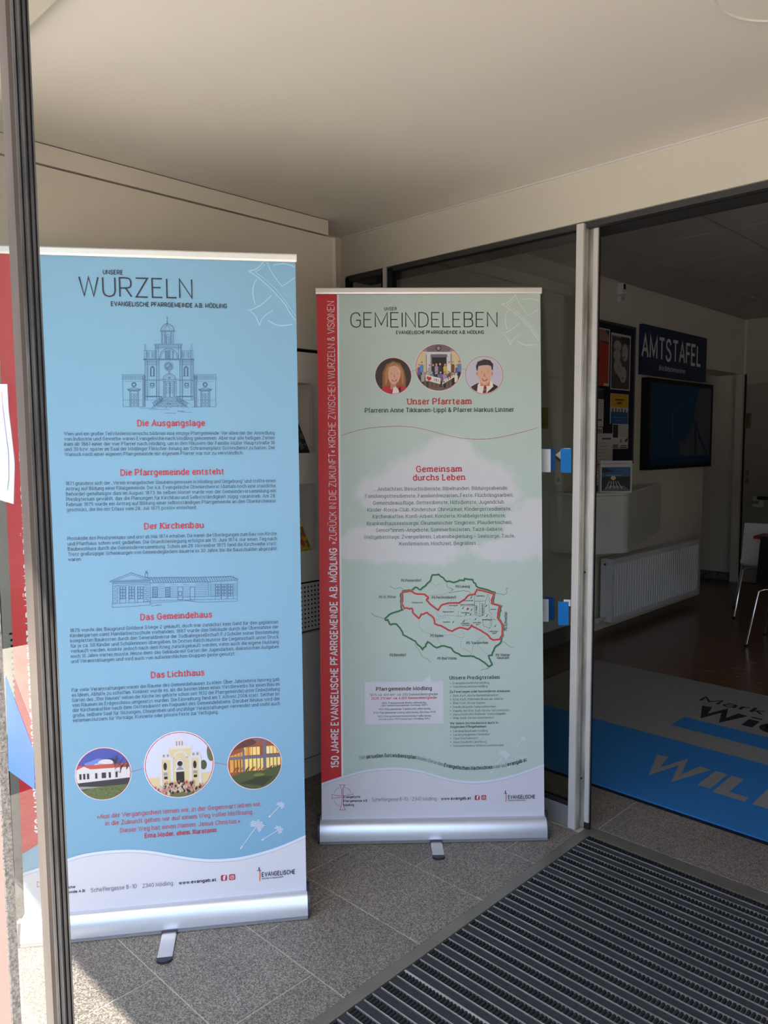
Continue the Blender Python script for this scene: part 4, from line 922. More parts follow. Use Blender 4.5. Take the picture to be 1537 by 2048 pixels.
def crop(ox, oy, k): return lambda x, y: (ox + x * k, oy + y * k)
BL = Banner((38, 1897), (619, 1838), radians(1.0), 'pale blue roll-up banner with church drawing, behind the left glass leaf', .010, .8635, 2.052, graphic_mat('banner_blue', (.20, .395, .585)))
BR = Banner((638, 1690), (1098, 1681), radians(4.7), 'sage green roll-up banner with portraits and red side strip before the inner door', .010, .862, 2.075, None or MATS.setdefault('tmp', M_WHITE))
cl = []
for x, y, rx, ry in ((880, 940, 112, 42), (810, 985, 95, 55), (900, 905, 60, 35), (960, 960, 80, 40), (985, 985, 60, 30), (1060, 1065, 62, 60), (1075, 1035, 45, 45), (745, 1090, 62, 40), (840, 1095, 95, 36), (1010, 1100, 70, 24), (700, 1095, 40, 25)):
    u, v = BR.uv((x, y)); u2, v2 = BR.uv((x + rx, y)); u3, v3 = BR.uv((x, y - ry)); cl.append((u - BR.L / 2, v, (u2 - u), (v3 - v)))
gm = graphic_mat('banner_green', (.50, .61, .585), cl); BR.panel.data.materials.clear(); BR.panel.data.materials.append(gm)
BL.foot(BL.L * .505, .128, radians(0)); BR.foot(BR.L * .508, .105)
f1 = None

def T(B, pr, c, txt, x0, x1, y, h, m, **kw):   # text between crop x0..x1 on baseline y (y may be a pair)
    y0, y1 = y if isinstance(y, tuple) else (y, y)
    a, b = B.uv(c(x0, y0)), B.uv(c(x1, y1)); t = (a[1] + b[1]) / 2; hh = abs(B.uv(c((x0 + x1) / 2, (y0 + y1) / 2 - h))[1] - B.uv(c((x0 + x1) / 2, (y0 + y1) / 2))[1])
    pr.text(txt, (a[0], t), (b[0], t), hh, m, **kw)
def para(B, pr, c, lines_, x0, x1, y0, y1, xlast, h, m, **kw):
    a = B.uv(c(x0, y0)); z = B.uv(c(x0, y1)); r = B.uv(c(x1, y0 - (x1 - x0) * .0))
    n = len(lines_); s1 = kw.pop('s1', None) or B.uv(c(*kw.pop('right')))[0] if 'right' in kw else r[0]
    el = B.uv(c(xlast, y1))[0]; hh = abs(B.uv(c(x0, y0 - h))[1] - a[1])
    for i, l in enumerate(lines_):
        t = a[1] + (z[1] - a[1]) * i / (n - 1); pr.text(l, (a[0], t), (el if i == n - 1 else s1, t), hh, m, **kw)

# ------------------------------------------------ shared artwork
def emblem(B, mp, m, wd):
    pr = B.pr(2); c = crop(480, 500, .0879); S1 = B.g1 - .001
    def L(pts, k=1., sm=True):
        P = [B.uv(mp(c(*p))) for p in pts]; P = [(min(p[0], S1), p[1]) for p in P]; pr.line(P, wd * k, m, 1, smooth=sm)
    L([(590, 205), (450, 370), (330, 450), (190, 482)], 1.3); L([(200, 482), (330, 560), (520, 710), (700, 870), (1000, 1200), (1120, 1400), (1262, 1590)], 1.3); L([(345, 495), (560, 660), (800, 880), (1040, 1170), (1262, 1490)], .9)
    L([(590, 210), (690, 450), (800, 620), (960, 830), (1255, 630)], 1.1, False); L([(345, 495), (460, 440), (570, 330)], .8); L([(760, 350), (900, 322), (1030, 318), (1150, 345), (1255, 390)], 1.1)
    L([(385, 665), (320, 800), (300, 1000), (350, 1250)], 1.2); L([(720, 1035), (560, 1190), (400, 1300), (250, 1360), (150, 1360)], 1.1); L([(155, 1362), (260, 1400), (370, 1530), (452, 1720)], 1.2); L([(455, 1720), (490, 1600), (590, 1480), (750, 1380)], 1.1); L([(630, 1600), (800, 1690), (950, 1720), (1200, 1695)], 1.3)
    pr.mb.obj('emblem_print', B.panel)
def wave(B, c, pts, low_off, red):
    """white footer with soft double edge"""
    pr = B.pr(0); P = catmull([B.uv(c(*p)) for p in pts], False, 4); P = [(max(B.g0, min(B.g1, p[0])), p[1]) for p in P]
    P[0] = (B.g0, P[0][1]); P[-1] = (B.g1, P[-1][1])
    for a, b in zip(P, P[1:]):
        pr.poly([(a[0], .072), (b[0], .072), (b[0], b[1]), (a[0], a[1])], WHT, 3)
        pr.poly([(a[0], a[1] - low_off), (b[0], b[1] - low_off), (b[0], b[1]), (a[0], a[1])], WB, 4)
    pr.line([(p[0], p[1] - low_off) for p in P], .0012, GL_, 5)
    pr.mb.obj('footer_wave', B.panel)
def strip(B, s0, s1, t1, y_red, baseline_s, t0, tt, h, split_):
    pr = B.pr(0); pr.poly([(s0, y_red[0]), (s1, y_red[1]), (s1, t1), (s0, t1)], RED, 1); pr.poly([(s1, y_red[1] - .01), (s1 + .0075, y_red[1] - .004), (s1 + .0075, t1), (s1, t1)], WT, 1)
    pr.mb.obj('red_strip', B.panel)
    pr = B.pr(0)
    bold = '150 JAHRE EVANGELISCHE PFARRGEMEINDE A.B. MÖDLING'; thin = '»ZURÜCK IN DIE ZUKUNFT« KIRCHE ZWISCHEN WURZELN & VISIONEN'
    pr.text(bold, (baseline_s, t0), (baseline_s, split_ - .010), h, WT, wt=2.0, small=False); pr.text(thin, (baseline_s, split_ + .008), (baseline_s, tt), h, WT, wt=.85, small=False)
    pr.mb.obj('strip_lettering', B.panel)
def footer(B, c, base, dz=0, logo=None):
    pr = B.pr(3)
    def t(txt, x0, x1, y, h, m, **k): T(B, pr, c, txt, x0, x1, y, h, m, **k)
    base(t)
    return pr
def socials(B, pr, sa, sb, tc, h):
    """two small red rounded squares with white marks"""
    for s0, kind in ((sa, 'f'), (sb, 'i')):
        r = h * .2; pts = []
        for cx, cy, a0 in ((s0 + h - r, tc + h / 2 - r, 0), (s0 + r, tc + h / 2 - r, 90), (s0 + r, tc - h / 2 + r, 180), (s0 + h - r, tc - h / 2 + r, 270)):
            pts += [(cx + r * cos(radians(a0 + k * 30)), cy + r * sin(radians(a0 + k * 30))) for k in range(4)]
        pr.poly(pts, CRIM, 3)
        if kind == 'f': pr.text('f', (s0 + h * .34, tc - h * .36), (s0 + h * .66, tc - h * .36), h * .68, WT, wt=2.4, layer=5)
        else:
            r = h * .3; q_ = [(s0 + h / 2 + r * x, tc + r * y) for x, y in ((1, .6), (.6, 1), (-.6, 1), (-1, .6), (-1, -.6), (-.6, -1), (.6, -1), (1, -.6))]; pr.line(q_, h * .07, WT, 5, closed=True)
            pr.line([(s0 + h / 2 + h * .14 * cos(k * pi / 5), tc + h * .14 * sin(k * pi / 5)) for k in range(10)], h * .06, WT, 5, closed=True); pr.disc((s0 + h * .67, tc + h * .17), h * .035, WT, 5, 8)
def dandelion(B, c, heads):
    r = random.Random(9)
    for (hx, hy), rad, (sx, sy) in heads:
        pr = B.pr(4)
        p = B.uv(c(hx, hy)); q_ = B.uv(c(sx, sy)); R = abs(B.uv(c(hx + rad, hy))[0] - p[0])
        pr.line([p, q_], .0016, WT, 1); pr.line([(p[0] + (q_[0] - p[0]) * .86, p[1] + (q_[1] - p[1]) * .86), q_], .0045, WT, 1)
        an0 = math.atan2(p[1] - q_[1], p[0] - q_[0])
        for i in range(15):
            a = an0 + (i / 14 - .5) * 4.0; l = R * r.uniform(.75, 1.1); a2 = (p[0] + l * cos(a), p[1] + l * sin(a))
            pr.poly([p, (p[0] + l * cos(a - .07), p[1] + l * sin(a - .07)), (p[0] + l * 1.05 * cos(a), p[1] + l * 1.05 * sin(a)), (p[0] + l * cos(a + .07), p[1] + l * sin(a + .07))], WT, 1)
        pr.mb.obj('dandelion_print', B.panel)
class Pic:
    """round printed photograph; shapes given in unit-circle coordinates"""
    def __init__(s, B, c, r, ring, base=0):
        s.c = B.uv(c); s.r = abs(B.uv((c[0] + r, c[1]))[0] - s.c[0]); s.p = B.pr(2); s.l = 1; s.B = B
        s.p.disc(s.c, s.r * 1.045, WT if ring == 'w' else REDT, 0, 48); s.p.disc(s.c, s.r * 1.02, REDT if ring == 'w' else WT, .5, 48)
    def P(s, pts, m, l):
        q = clip([(s.c[0] + x * s.r, s.c[1] + y * s.r) for x, y in pts], s.c, s.r)
        if len(q) > 2: s.p.poly(q, m, l)
    def R(s, a, b, c, d, m, l): s.P([(a, b), (c, b), (c, d), (a, d)], m, l)
    def E(s, x, y, rx, ry, m, l, n=20, a0=0, a1=360): s.P([(x + rx * cos(radians(a0 + (a1 - a0) * i / n)), y + ry * sin(radians(a0 + (a1 - a0) * i / n))) for i in range(n + (a1 - a0 < 360))], m, l)
    def L(s, pts, w_, m, l, sm=False):
        pts = catmull(pts, False, 4) if sm else pts
        for q in ribbon(pts, w_): s.P(q, m, l)
    def done(s, name='photo_print'): s.p.mb.obj(name, s.B.panel)

# ------------------------------------------------ BLUE BANNER PRINT
B = BL; emblem(B, lambda p: p, LB, .0030)
c4 = crop(60, 1440, .3904)
wave(B, c4, [(-60, 790), (60, 752), (185, 712), (280, 685), (400, 668), (520, 663), (620, 670), (720, 687), (820, 703), (920, 712), (1020, 708), (1100, 697), (1200, 672), (1300, 638), (1414, 588)], .0095, None)
rt = BR.uv; SB0 = .010
strip(B, B.g0, .0875, 2.05, (.274, .318), .0775, .337, 2.01, .026, 1.165)
c1 = crop(60, 480, .36435); c2 = crop(60, 820, .36435); c3 = crop(60, 1120, .36435)
pr = B.pr(2)
T(B, pr, c1, 'UNSERE', 403, 510, (188, 189), 22, INK, wt=1.9, small=False); T(B, pr, c1, 'WURZELN', 273, 890, (306, 320), 103, INK, wt=.75, small=False); T(B, pr, c1, 'EVANGELISCHE PFARRGEMEINDE A.B. MÖDLING', 447, 1080, (362, 373), 22, INK, wt=2.0, small=False)
pr.mb.obj('title_lettering', B.panel)
pr = B.pr(2)
for c, t, a, b, y in ((c2, 'Die Ausgangslage', 592, 958, (87, 87)), (c2, 'Die Pfarrgemeinde entsteht', 500, 1062, (358, 353)), (c2, 'Der Kirchenbau', 630, 951, (652, 647)), (c3, 'Das Gemeindehaus', 609, 997, (328, 314)), (c3, 'Das Lichthaus', 667, 955, (645, 633))):
    T(B, pr, c, t, a, b, y, 31, REDT, wt=1.75, slab=True, small=False)
pr.mb.obj('heading_lettering', B.panel)
pr = B.pr(2)
def bp(c, L, x0, y0, y1, xl, right): para(B, pr, c, L, x0, 0, y0, y1, xl, 17.5, INKT, wt=1.15, slab=True, right=right)
bp(c2, ['Wien und ein großer Teil Niederösterreichs bildeten eine einzige Pfarrgemeinde. Vor allem mit der Ansiedlung', 'von Industrie und Gewerbe waren Evangelische nach Mödling gekommen. Aber nur alle heiligen Zeiten', 'kam ab 1861 einer der vier Pfarrer nach Mödling, um in den Häusern der Familie Müller Hauptstraße 18', 'und 30 bzw. später im Saal der Mödlinger Fleischer-Innung am Schrannenplatz Gottesdienst zu halten. Der', 'Wunsch nach einer eigenen Pfarrgemeinde mit eigenem Pfarrer war nur zu verständlich.'], 188, 139, 252, 1170, (1342, 135))
bp(c2, ['1871 gründete sich der „Verein evangelischer Glaubensgenossen in Mödling und Umgebung“ und stellte einen', 'Antrag auf Bildung einer Filialgemeinde. Der k.k. Evangelische Oberkirchenrat (damals noch eine staatliche', 'Behörde) genehmigte dies im August 1873. Im selben Monat wurde von der Gemeindeversammlung ein', 'Presbyterium gewählt, das die Planungen für Kirchbau und Selbstständigkeit zügig vorantrieb. Am 28.', 'Februar 1875 wurde ein Antrag auf Bildung einer selbstständigen Pfarrgemeinde an den Oberkirchenrat', 'geschickt, der ihn mit Erlass vom 28. Juli 1875 positiv entschied.'], 197, 412, 556, 915, (1348, 400))
bp(c2, ['Protokolle des Presbyteriums sind erst ab Mai 1874 erhalten. Da waren die Überlegungen zum Bau von Kirche', 'und Pfarrhaus schon weit gediehen. Die Grundsteinlegung erfolgte am 15. Juni 1874, nur einen Tag nach', 'Baubeschluss durch die Gemeindeversammlung. Schon am 28. November 1875 fand die Kirchweihe statt.', 'Trotz großzügiger Schenkungen von Gemeindegliedern dauerte es 30 Jahre, bis die Bauschulden abgezahlt', 'waren.'], 207, 714, 829, 283, (1354, 690))
bp(c3, ['1875 wurde der Baugrund Goldene Stiege 2 gekauft, doch war zunächst kein Geld für den geplanten', 'Kindergarten samt Handarbeitsschule vorhanden. 1887 wurde das Gebäude durch die Übernahme der', 'kompletten Baukosten durch den Generaldirektor der Südbahngesellschaft F.J.Schüler seiner Bestimmung', 'für je ca. 50 Kinder und Schülerinnen übergeben. Im Dritten Reich musste die Liegenschaft unter Druck', 'verkauft werden, konnte jedoch nach dem Krieg zurückgekauft werden, wenn auch die eigene Nutzung', 'noch 10 Jahre warten musste. Heute dient das Gebäude mit Garten der Jugendarbeit, diakonischen Aufgaben', 'und Veranstaltungen und wird auch von außerkirchlichen Gruppen gerne genutzt.'], 221, 395, 565, 1128, (1363, 350))
bp(c3, ['Für viele Veranstaltungen waren die Räume des Gemeindehauses zu klein. Über Jahrzehnte hinweg gab', 'es Ideen, Abhilfe zu schaffen. Konkret wurde es, als die besten Ideen eines Wettbewerbs für einen Bau im', 'Garten des „10er Hauses“ neben der Kirche (es gehörte schon seit 1932 der Pfarrgemeinde) unter Einbeziehung', 'von Räumen im Erdgeschoss umgesetzt wurden. Die Einweihung fand am 1. Advent 2006 statt. Seither ist', 'der Kirchenkaffee nach dem Gottesdienst ein Fixpunkt des Gemeindelebens. Darüber hinaus wird der', 'große, teilbare Saal für Sitzungen, Chorproben und unzählige Veranstaltungen verwendet und steht auch', 'externen Nutzern für Vorträge, Konzerte oder private Feste zur Verfügung.'], 231, 722, 889, 1035, (1369, 664))
pr.mb.obj('body_lettering', B.panel)
pr = B.pr(5)
T(B, pr, c4, '»Aus der Vergangenheit lernen wir, in der Gegenwart leben wir,', 345, 1185, (501, 441), 21, REDT, wt=1.15, slab=True, small=False); T(B, pr, c4, 'in die Zukunft gehen wir auf einem Weg voller Hoffnung.', 387, 1143, (535, 482), 21, REDT, wt=1.15, slab=True, small=False)
T(B, pr, c4, 'Dieser Weg hat einen Namen: Jesus Christus.«', 463, 1076, (572, 527), 21, REDT, wt=1.15, slab=True, small=False); T(B, pr, c4, 'Erna Moder, ehem. Kuratorin', 590, 953, (600, 573), 21, REDT, wt=1.9, slab=True, small=False)
pr.mb.obj('quote_lettering', B.panel)
# church drawing
pr = B.pr(2); cc = crop(220, 620, .14964); LW = .0008; IK = pm('drawing_ink', (72, 104, 140))
def D(pts, k=1., sm=False, closed=False): 
    P = [B.uv(cc(*p)) for p in pts]; pr.line(P, LW * k, IK, 1, smooth=sm, closed=closed)
def DR(a, b, c_, d, k=1.): D([(a, b), (c_, b), (c_, d), (a, d)], k, closed=True)
D([(765, 85), (765, 185)], 1.6); D([(750, 102), (780, 102)], 1.4); D([(757, 160), (773, 160)], 3)
D([(680, 280), (700, 225), (765, 180), (840, 225), (862, 280)], 2, True); D([(765, 182), (735, 275)], 1); D([(765, 182), (800, 275)], 1); D([(765, 185), (700, 272)], .8); D([(765, 185), (835, 272)], .8)
for yy in (278, 290): D([(668, yy), (872, yy)], 1.6)
for xx in (690, 705, 730, 745, 812, 828, 850): D([(xx, 292), (xx, 450)], 1.6)
D([(755, 450), (755, 345), (775, 322), (798, 345), (798, 450)], 1.2, False); D([(765, 450), (765, 360), (787, 360), (787, 450)], 1); 
for yy in (456, 470): D([(590, yy), (970, yy)], 1.4)
for yy in (490, 500, 515): D([(605, yy), (955, yy)], 1.0)
for xx in (605, 620, 645, 918, 945, 957): D([(xx, 470), (xx, 655)], 1.3)
D([(660, 655), (690, 560), (785, 515), (885, 560), (915, 655)], 1.6, True); D([(675, 655), (705, 575), (785, 535), (870, 575), (900, 655)], 1, True)
for xx in (740, 750, 762, 775, 785, 795, 806, 835, 848): D([(xx, 545), (xx, 655)], 1.4)
for x0 in (490, 960):
    DR(x0 - 5, 545, x0 + 125, 655, 1.1)
    for dx in (10, 22, 38, 70, 85, 100): D([(x0 + dx, 560), (x0 + dx, 640)], 1.2)
for x0 in (460, 1080): DR(x0, 540, x0 + 28, 660, 1.2); D([(x0, 540), (x0 + 12, 470), (x0 + 26, 540)], 1.2); D([(x0 + 0, 466), (x0 + 24, 466)], 1.4)
for yy in (655, 668): D([(445, yy), (1130, yy)], 1.8)
for yy in (684, 700, 722): D([(465, yy), (655, yy)], 1.2); D([(925, yy), (1115, yy)], 1.2)
for xx in (468, 500, 625, 658, 935, 968, 1088, 1115): D([(xx, 670), (xx, 1210)], 1.3)
for x0 in (468, 625, 935, 1088):
    for i in range(24): D([(x0, 700 + i * 21), (x0 + 31, 700 + i * 21)], .8)
for x0 in (568, 1018): D([(x0 - 30, 880), (x0 - 30, 770), (x0, 745), (x0 + 30, 770), (x0 + 30, 880)], 1.2); D([(x0 - 18, 880), (x0 - 18, 780), (x0, 760), (x0 + 18, 780), (x0 + 18, 880)], 3.2); D([(x0 - 38, 884), (x0 + 38, 884)], 2); DR(x0 - 55, 735, x0 + 55, 930, .7)
for rr, k in ((62, 1), (46, 2.5), (30, 1)): D([(785 + rr * cos(t * pi / 8), 755 - rr * sin(t * pi / 8)) for t in range(16)], k, closed=True)
D([(755, 780), (815, 725)], 2); D([(765, 790), (820, 745)], 2)
D([(712, 940), (725, 885), (795, 850), (865, 885), (880, 940)], 1.8, True); D([(730, 940), (745, 900), (795, 868), (850, 900), (862, 940)], 1.2, True); DR(785, 825, 805, 850, 1.5); D([(795, 895), (780, 905), (795, 918), (812, 905)], 2, closed=True)
D([(470, 938), (1125, 938)], 1.3); D([(670, 925), (925, 925)], .8)
for xx in (718, 735, 865, 885): D([(xx, 950), (xx, 1165)], 1.7)
D([(710, 960), (890, 960)], 1.5)
for xx in (750, 798, 804, 850): D([(xx, 965), (xx, 1165)], 1.3)
for yy in (1010, 1060, 1110): 
    for x0 in (760, 812): DR(x0, yy - 30, x0 + 28, yy, .9)
for x0 in (565, 1025): DR(x0 - 30, 975, x0 + 32, 1032, 1.1); DR(x0 - 18, 985, x0 + 20, 1015, 2.4); D([(x0 - 20, 1034), (x0, 1048), (x0 + 22, 1034)], 1); DR(x0 - 48, 955, x0 + 55, 1150, .7)
for yy in (1155, 1162): D([(480, yy), (700, yy)], 1.4); D([(890, yy), (1120, yy)], 1.4)
D([(480, 1205), (620, 1205)], .9); D([(980, 1205), (1110, 1205)], .9)
# stairs
for i in range(9): D([(730 - i * 18, 1165 + i * 16), (870 + i * 20, 1165 + i * 16)], 1.1)
for a, b in (((730, 1165), (560, 1310)), ((700, 1165), (565, 1245)), ((870, 1165), (1050, 1310)), ((900, 1165), (1055, 1250))): D([a, b], 1.6)
for i in range(9): D([(700 - i * 15, 1172 + i * 9), (712 - i * 15, 1225 + i * 9)], 1.6); D([(905 + i * 16, 1172 + i * 9), (893 + i * 16, 1225 + i * 9)], 1.6)
r = random.Random(2)
for i in range(70):
    x = r.uniform(620, 990); y = 1185 + r.random() * 120; D([(x, y), (x + r.uniform(-8, 12), y + 10)], 1.2)
# wings
for x0, x1, s_ in ((165, 460, 1), (1125, 1415, 1)):
    DR(x0, 865, x1, 925, 1.2); D([(x0 + 5, 925), (x0 + 12, 1295), (x1, 1295)], 1.1); D([(x1, 925), (x1, 1295)], 1.1); D([(x0 + 30, 955), (x1 - 30, 955)], .8); D([(x0 + 10, 1205), (x1, 1205)], .8)
    for i in range(12): D([(x0 + 22 + i * 22, 878), (x0 + 22 + i * 22, 915)], 1.6)
for cx in (322, 1273):
    for rr in (20, 30): D([(cx + rr * cos(t * pi / 6), 998 - rr * sin(t * pi / 6)) for t in range(12)], 2, closed=True)
    D([(cx - 88, 1062), (cx, 1040), (cx + 90, 1062), (cx + 60, 1085), (cx - 60, 1085)], 1.8, closed=True); D([(cx - 75, 1070), (cx + 75, 1070)], 3)
    for dx in (-58, -45, 48, 62): D([(cx + dx, 1088), (cx + dx, 1295)], 1.4)
    for i in range(4):
        for dx in (-32, 6): DR(cx + dx, 1120 + i * 43, cx + dx + 28, 1150 + i * 43, 1.1)
for x0 in (440, 1130):
    for i in range(22): D([(x0, 880 + i * 19), (x0 + 30, 884 + i * 19)], 1.5)
    D([(x0, 880), (x0, 1295)], 1.2); D([(x0 + 32, 880), (x0 + 32, 1295)], 1.2)
D([(400, 1310), (640, 1315)], 1); D([(520, 1330), (800, 1332)], .8); D([(900, 1352), (1000, 1355)], 1.8); D([(730, 1378), (890, 1380)], 1); D([(960, 1365), (1095, 1367)], 1); D([(1090, 1300), (1220, 1296)], 1)
# parish house drawing
cc = crop(210, 1130, .18217)
D([(50, 180), (285, 85), (505, 155), (500, 168), (60, 185)], 1.8, closed=True); D([(110, 172), (290, 105), (470, 160)], 1.2); D([(80, 172), (495, 158)], 1); D([(85, 192), (500, 180)], 1); D([(85, 205), (498, 192)], 1.5); D([(120, 225), (490, 210)], 1)
DR(442, 90, 470, 135, 1.6); DR(450, 68, 464, 88, 2)
D([(85, 190), (85, 425), (498, 403), (498, 185)], 1.2); D([(80, 420), (80, 468), (492, 440), (495, 403)], 1.2); D([(495, 405), (510, 420), (510, 452), (620, 438)], 1)
for x0 in (165, 262, 358):
    for i in range(4):
        for j in (0, 1): DR(x0 + 4 + j * 30, 238 + i * 34, x0 + 28 + j * 30, 266 + i * 34, 1.1)
    D([(x0, 232), (x0, 415)], 1.4); D([(x0 + 66, 230), (x0 + 66, 412)], 1.4); D([(x0, 372), (x0 + 66, 368)], 1.6)
for i in range(9): D([(88, 232 + i * 22), (160, 229 + i * 22)], .9); D([(425, 222 + i * 22), (495, 219 + i * 22)], .9); D([(115 + (i % 2) * 20, 232 + i * 22), (115 + (i % 2) * 20, 254 + i * 22)], .8); D([(450 + (i % 2) * 20, 222 + i * 22), (450 + (i % 2) * 20, 244 + i * 22)], .8)
D([(470, 138), (1130, 134)], 2); D([(1130, 134), (1390, 124), (1465, 160)], 2.4); D([(505, 195), (1140, 185), (1455, 165)], 1.6)
for i in range(23): x = 510 + i * 27; D([(x, 140), (x + 26, 190)], 1.6); D([(x + 6, 140), (x + 32, 190)], .8)
for i in range(11): x = 1140 + i * 26; D([(x, 138 - i * 1.2), (x + 24, 178 - i * 1.2)], 1.8)
for x0, w2, y0, y1 in ((522, 56, 240, 352), (665, 52, 243, 350), (800, 55, 240, 380), (935, 50, 240, 380)):
    DR(x0, y0, x0 + w2, y1, 1.5)
for x0 in (530, 555, 672, 695): 
    for i in range(4): DR(x0, 250 + i * 25, x0 + 16, 270 + i * 25, 1)
DR(810, 290, 842, 335, 2)
for i in range(8): D([(988, 208 + i * 20), (1135, 206 + i * 20)], .9); D([(585, 215 + i * 20), (660, 214 + i * 20)], .7); D([(722, 213 + i * 20), (798, 212 + i * 20)], .7); D([(858, 212 + i * 20), (932, 211 + i * 20)], .7)
D([(500, 358), (1265, 342)], 1.3); D([(500, 395), (800, 385), (1450, 370)], 1.1); D([(515, 418), (900, 392), (1050, 408), (1455, 398), (1455, 165)], 1.1); D([(880, 385), (990, 400)], 1); D([(1135, 185), (1140, 340)], 1.2); D([(1158, 185), (1160, 340)], 1); D([(560, 440), (630, 440)], 1)
for x0 in (1218, 1285, 1355):
    for i in range(4):
        for j in (0, 1): DR(x0 + j * 26, 210 + i * 34, x0 + 20 + j * 26, 238 + i * 34, 1.3)
    D([(x0 - 6, 200), (x0 - 4, 372)], 1.2); D([(x0 + 56, 200), (x0 + 56, 372)], 1.2)
for i in range(8): D([(1162, 212 + i * 18), (1210, 211 + i * 18)], .8); D([(1415, 205 + i * 18), (1450, 204 + i * 18)], .8)
pr.mb.obj('line_drawing', B.panel)
# photos
SKY_ = pm('photo_sky_pale', (206, 208, 236)); CREAM = pm('photo_cream', (214, 196, 156)); PALE = pm('photo_plaster', (214, 208, 214)); TREE = pm('photo_tree', (62, 60, 60)); GRS = pm('photo_grass', (96, 108, 68)); SHD = pm('photo_shade', (52, 52, 58)); ROOF = pm('photo_roof', (190, 84, 74)); BLU = pm('photo_blue', (72, 84, 168)); BLU2 = pm('photo_blue_mid', (112, 132, 204)); GRY = pm('photo_stone', (150, 146, 156)); ORG = pm('photo_orange', (224, 156, 70)); YLW = pm('photo_lamp', (246, 214, 130)); DGR = pm('photo_lawn', (74, 84, 50)); BRN = pm('photo_eave', (150, 84, 58)); BLK_ = pm('photo_black', (34, 32, 36)); STL = pm('photo_steel', (112, 104, 122))
r = random.Random(4)
p = Pic(B, (207, 1547.5), 54, 'w')
p.R(-1, -.1, 1, 1, BLU, 1); p.P([(-.7, .45), (-.2, .62), (.3, .55), (.5, .3), (0, .25), (-.6, .3)], BLU2, 2); p.E(.1, .45, .28, .12, PALE, 3); p.E(-.15, .36, .2, .07, PALE, 3)
p.R(-1, .18, 1, .38, ROOF, 4); p.R(-1, -.3, 1, .22, PALE, 5); p.P([(-.98, .22), (-.7, .34), (-.42, .2)], PALE, 6)
for x in (-.88, -.74, -.6, -.3, -.06, .02, .2, .45): p.R(x, -.16, x + .08, .06, SHD, 7)
p.R(-1, -1, 1, -.32, GRS, 6); p.P([(-1, -.3), (1, -.2), (1, -.45), (-.3, -.5), (-1, -.42)], SHD, 7); p.P([(-1, -.55), (0, -.5), (-1, -.42)], GRY, 8)
for x in (.42, .62, .85): 
    p.L([(x, -.25), (x + .02, .4), (x - .05, .8)], .03 * p.r, TREE, 9)
    for i in range(10): a = r.uniform(.3, 2.8); y0 = r.uniform(.1, .6); 
    for i in range(9):
        a = r.uniform(.4, 2.7); y0 = r.uniform(0, .55); l = r.uniform(.15, .35); p.P([(x, y0), (x + l * cos(a), y0 + l * sin(a)), (x + l * cos(a) + .02, y0 + l * sin(a)), (x + .03, y0)], TREE, 9)
for i in range(60): x, y = r.uniform(-.8, .8), r.uniform(-.95, -.55); p.R(x, y, x + .08, y + .02, r.choice([DGR, pm('photo_meadow', (124, 134, 92))]), 9)
p.done()
p = Pic(B, (359, 1529), 67, 'w')
p.R(-1, -1, 1, 1, SKY_, 1); p.R(-.56, -1, .6, .2, CREAM, 2); p.R(-.3, -.9, .36, .55, CREAM, 3)
p.R(-.28, .50, .38, .60, PALE, 4); p.R(-.2, .2, .28, .5, CREAM, 4); p.E(.04, .2, .22, .24, PALE, 5, 14, 0, 180); p.E(.04, .2, .17, .19, CREAM, 6, 14, 0, 180); p.R(-.6, .18, .66, .25, PALE, 5); p.R(-.55, .25, -.26, .38, PALE, 4); p.R(.34, .25, .62, .38, PALE, 4)
for x in (-.48, -.36, .4, .52): p.R(x, .27, x + .06, .35, GRY, 6)
for x in (-.58, -.26, .3, .58): p.R(x, -.85, x + .07, .18, PALE, 5)
p.R(-.12, .6, .18, .76, PALE, 4); p.E(.03, .76, .17, .13, PALE, 4, 14, 0, 180); p.R(.01, .85, .05, .95, PALE, 4)
for x in (-.08, .0, .08): p.R(x, .6, x + .04, .74, GRY, 5)
p.E(.02, .04, .12, .12, PALE, 6); p.E(.02, .04, .08, .08, BLK_, 7); p.E(.02, -.16, .16, .14, PALE, 6, 14, 0, 180); p.E(.02, -.16, .11, .09, GRY, 7, 14, 0, 180); p.R(-.14, -.2, .18, -.16, PALE, 7); p.R(-.1, -.56, .14, -.22, BLK_, 6)
for x in (-.42, .46): p.E(x, -.02, .05, .12, BLK_, 6); p.R(x - .05, -.3, x + .06, -.22, GRY, 6); p.R(x - .04, -.42, x + .06, -.34, BLK_, 7); p.R(x - .07, -.18, x + .07, -.15, PALE, 7)
p.R(-1, -.7, -.56, -.35, CREAM, 3); p.R(.62, -.7, 1, -.3, CREAM, 3); p.R(-1, -.36, -.56, -.31, PALE, 4); p.R(.62, -.26, 1, -.2, PALE, 4); p.E(.95, .35, .12, .3, GRS, 5); p.E(.72, -.05, .1, .15, DGR, 2)
p.R(-.3, -1, .5, -.84, GRS, 8)
CR = [BLK_, pm('crowd_red', (170, 60, 70)), pm('crowd_pale', (200, 186, 180)), SHD, pm('crowd_skin', (190, 140, 120)), BLK_]
for i in range(150):
    x = r.uniform(-.75, .85); y = r.uniform(-.86, -.55) - (.12 if abs(x) > .45 else 0); m = r.choice(CR); p.E(x, y, .03, .05, m, 9 + (i % 4) * .5, 8); p.E(x, y + .055, .018, .02, CR[4], 9.3 + (i % 4) * .5, 6)
p.done()
p = Pic(B, (510, 1526.5), 52, 'w')
p.R(-1, -1, 1, 1, BRN, 1); p.P([(-1, .9), (.2, 1), (0, .75), (-.9, .55)], pm('photo_eave_dark', (98, 56, 54)), 2); p.P([(-.1, 1), (.4, 1), (.1, .85)], STL, 3)
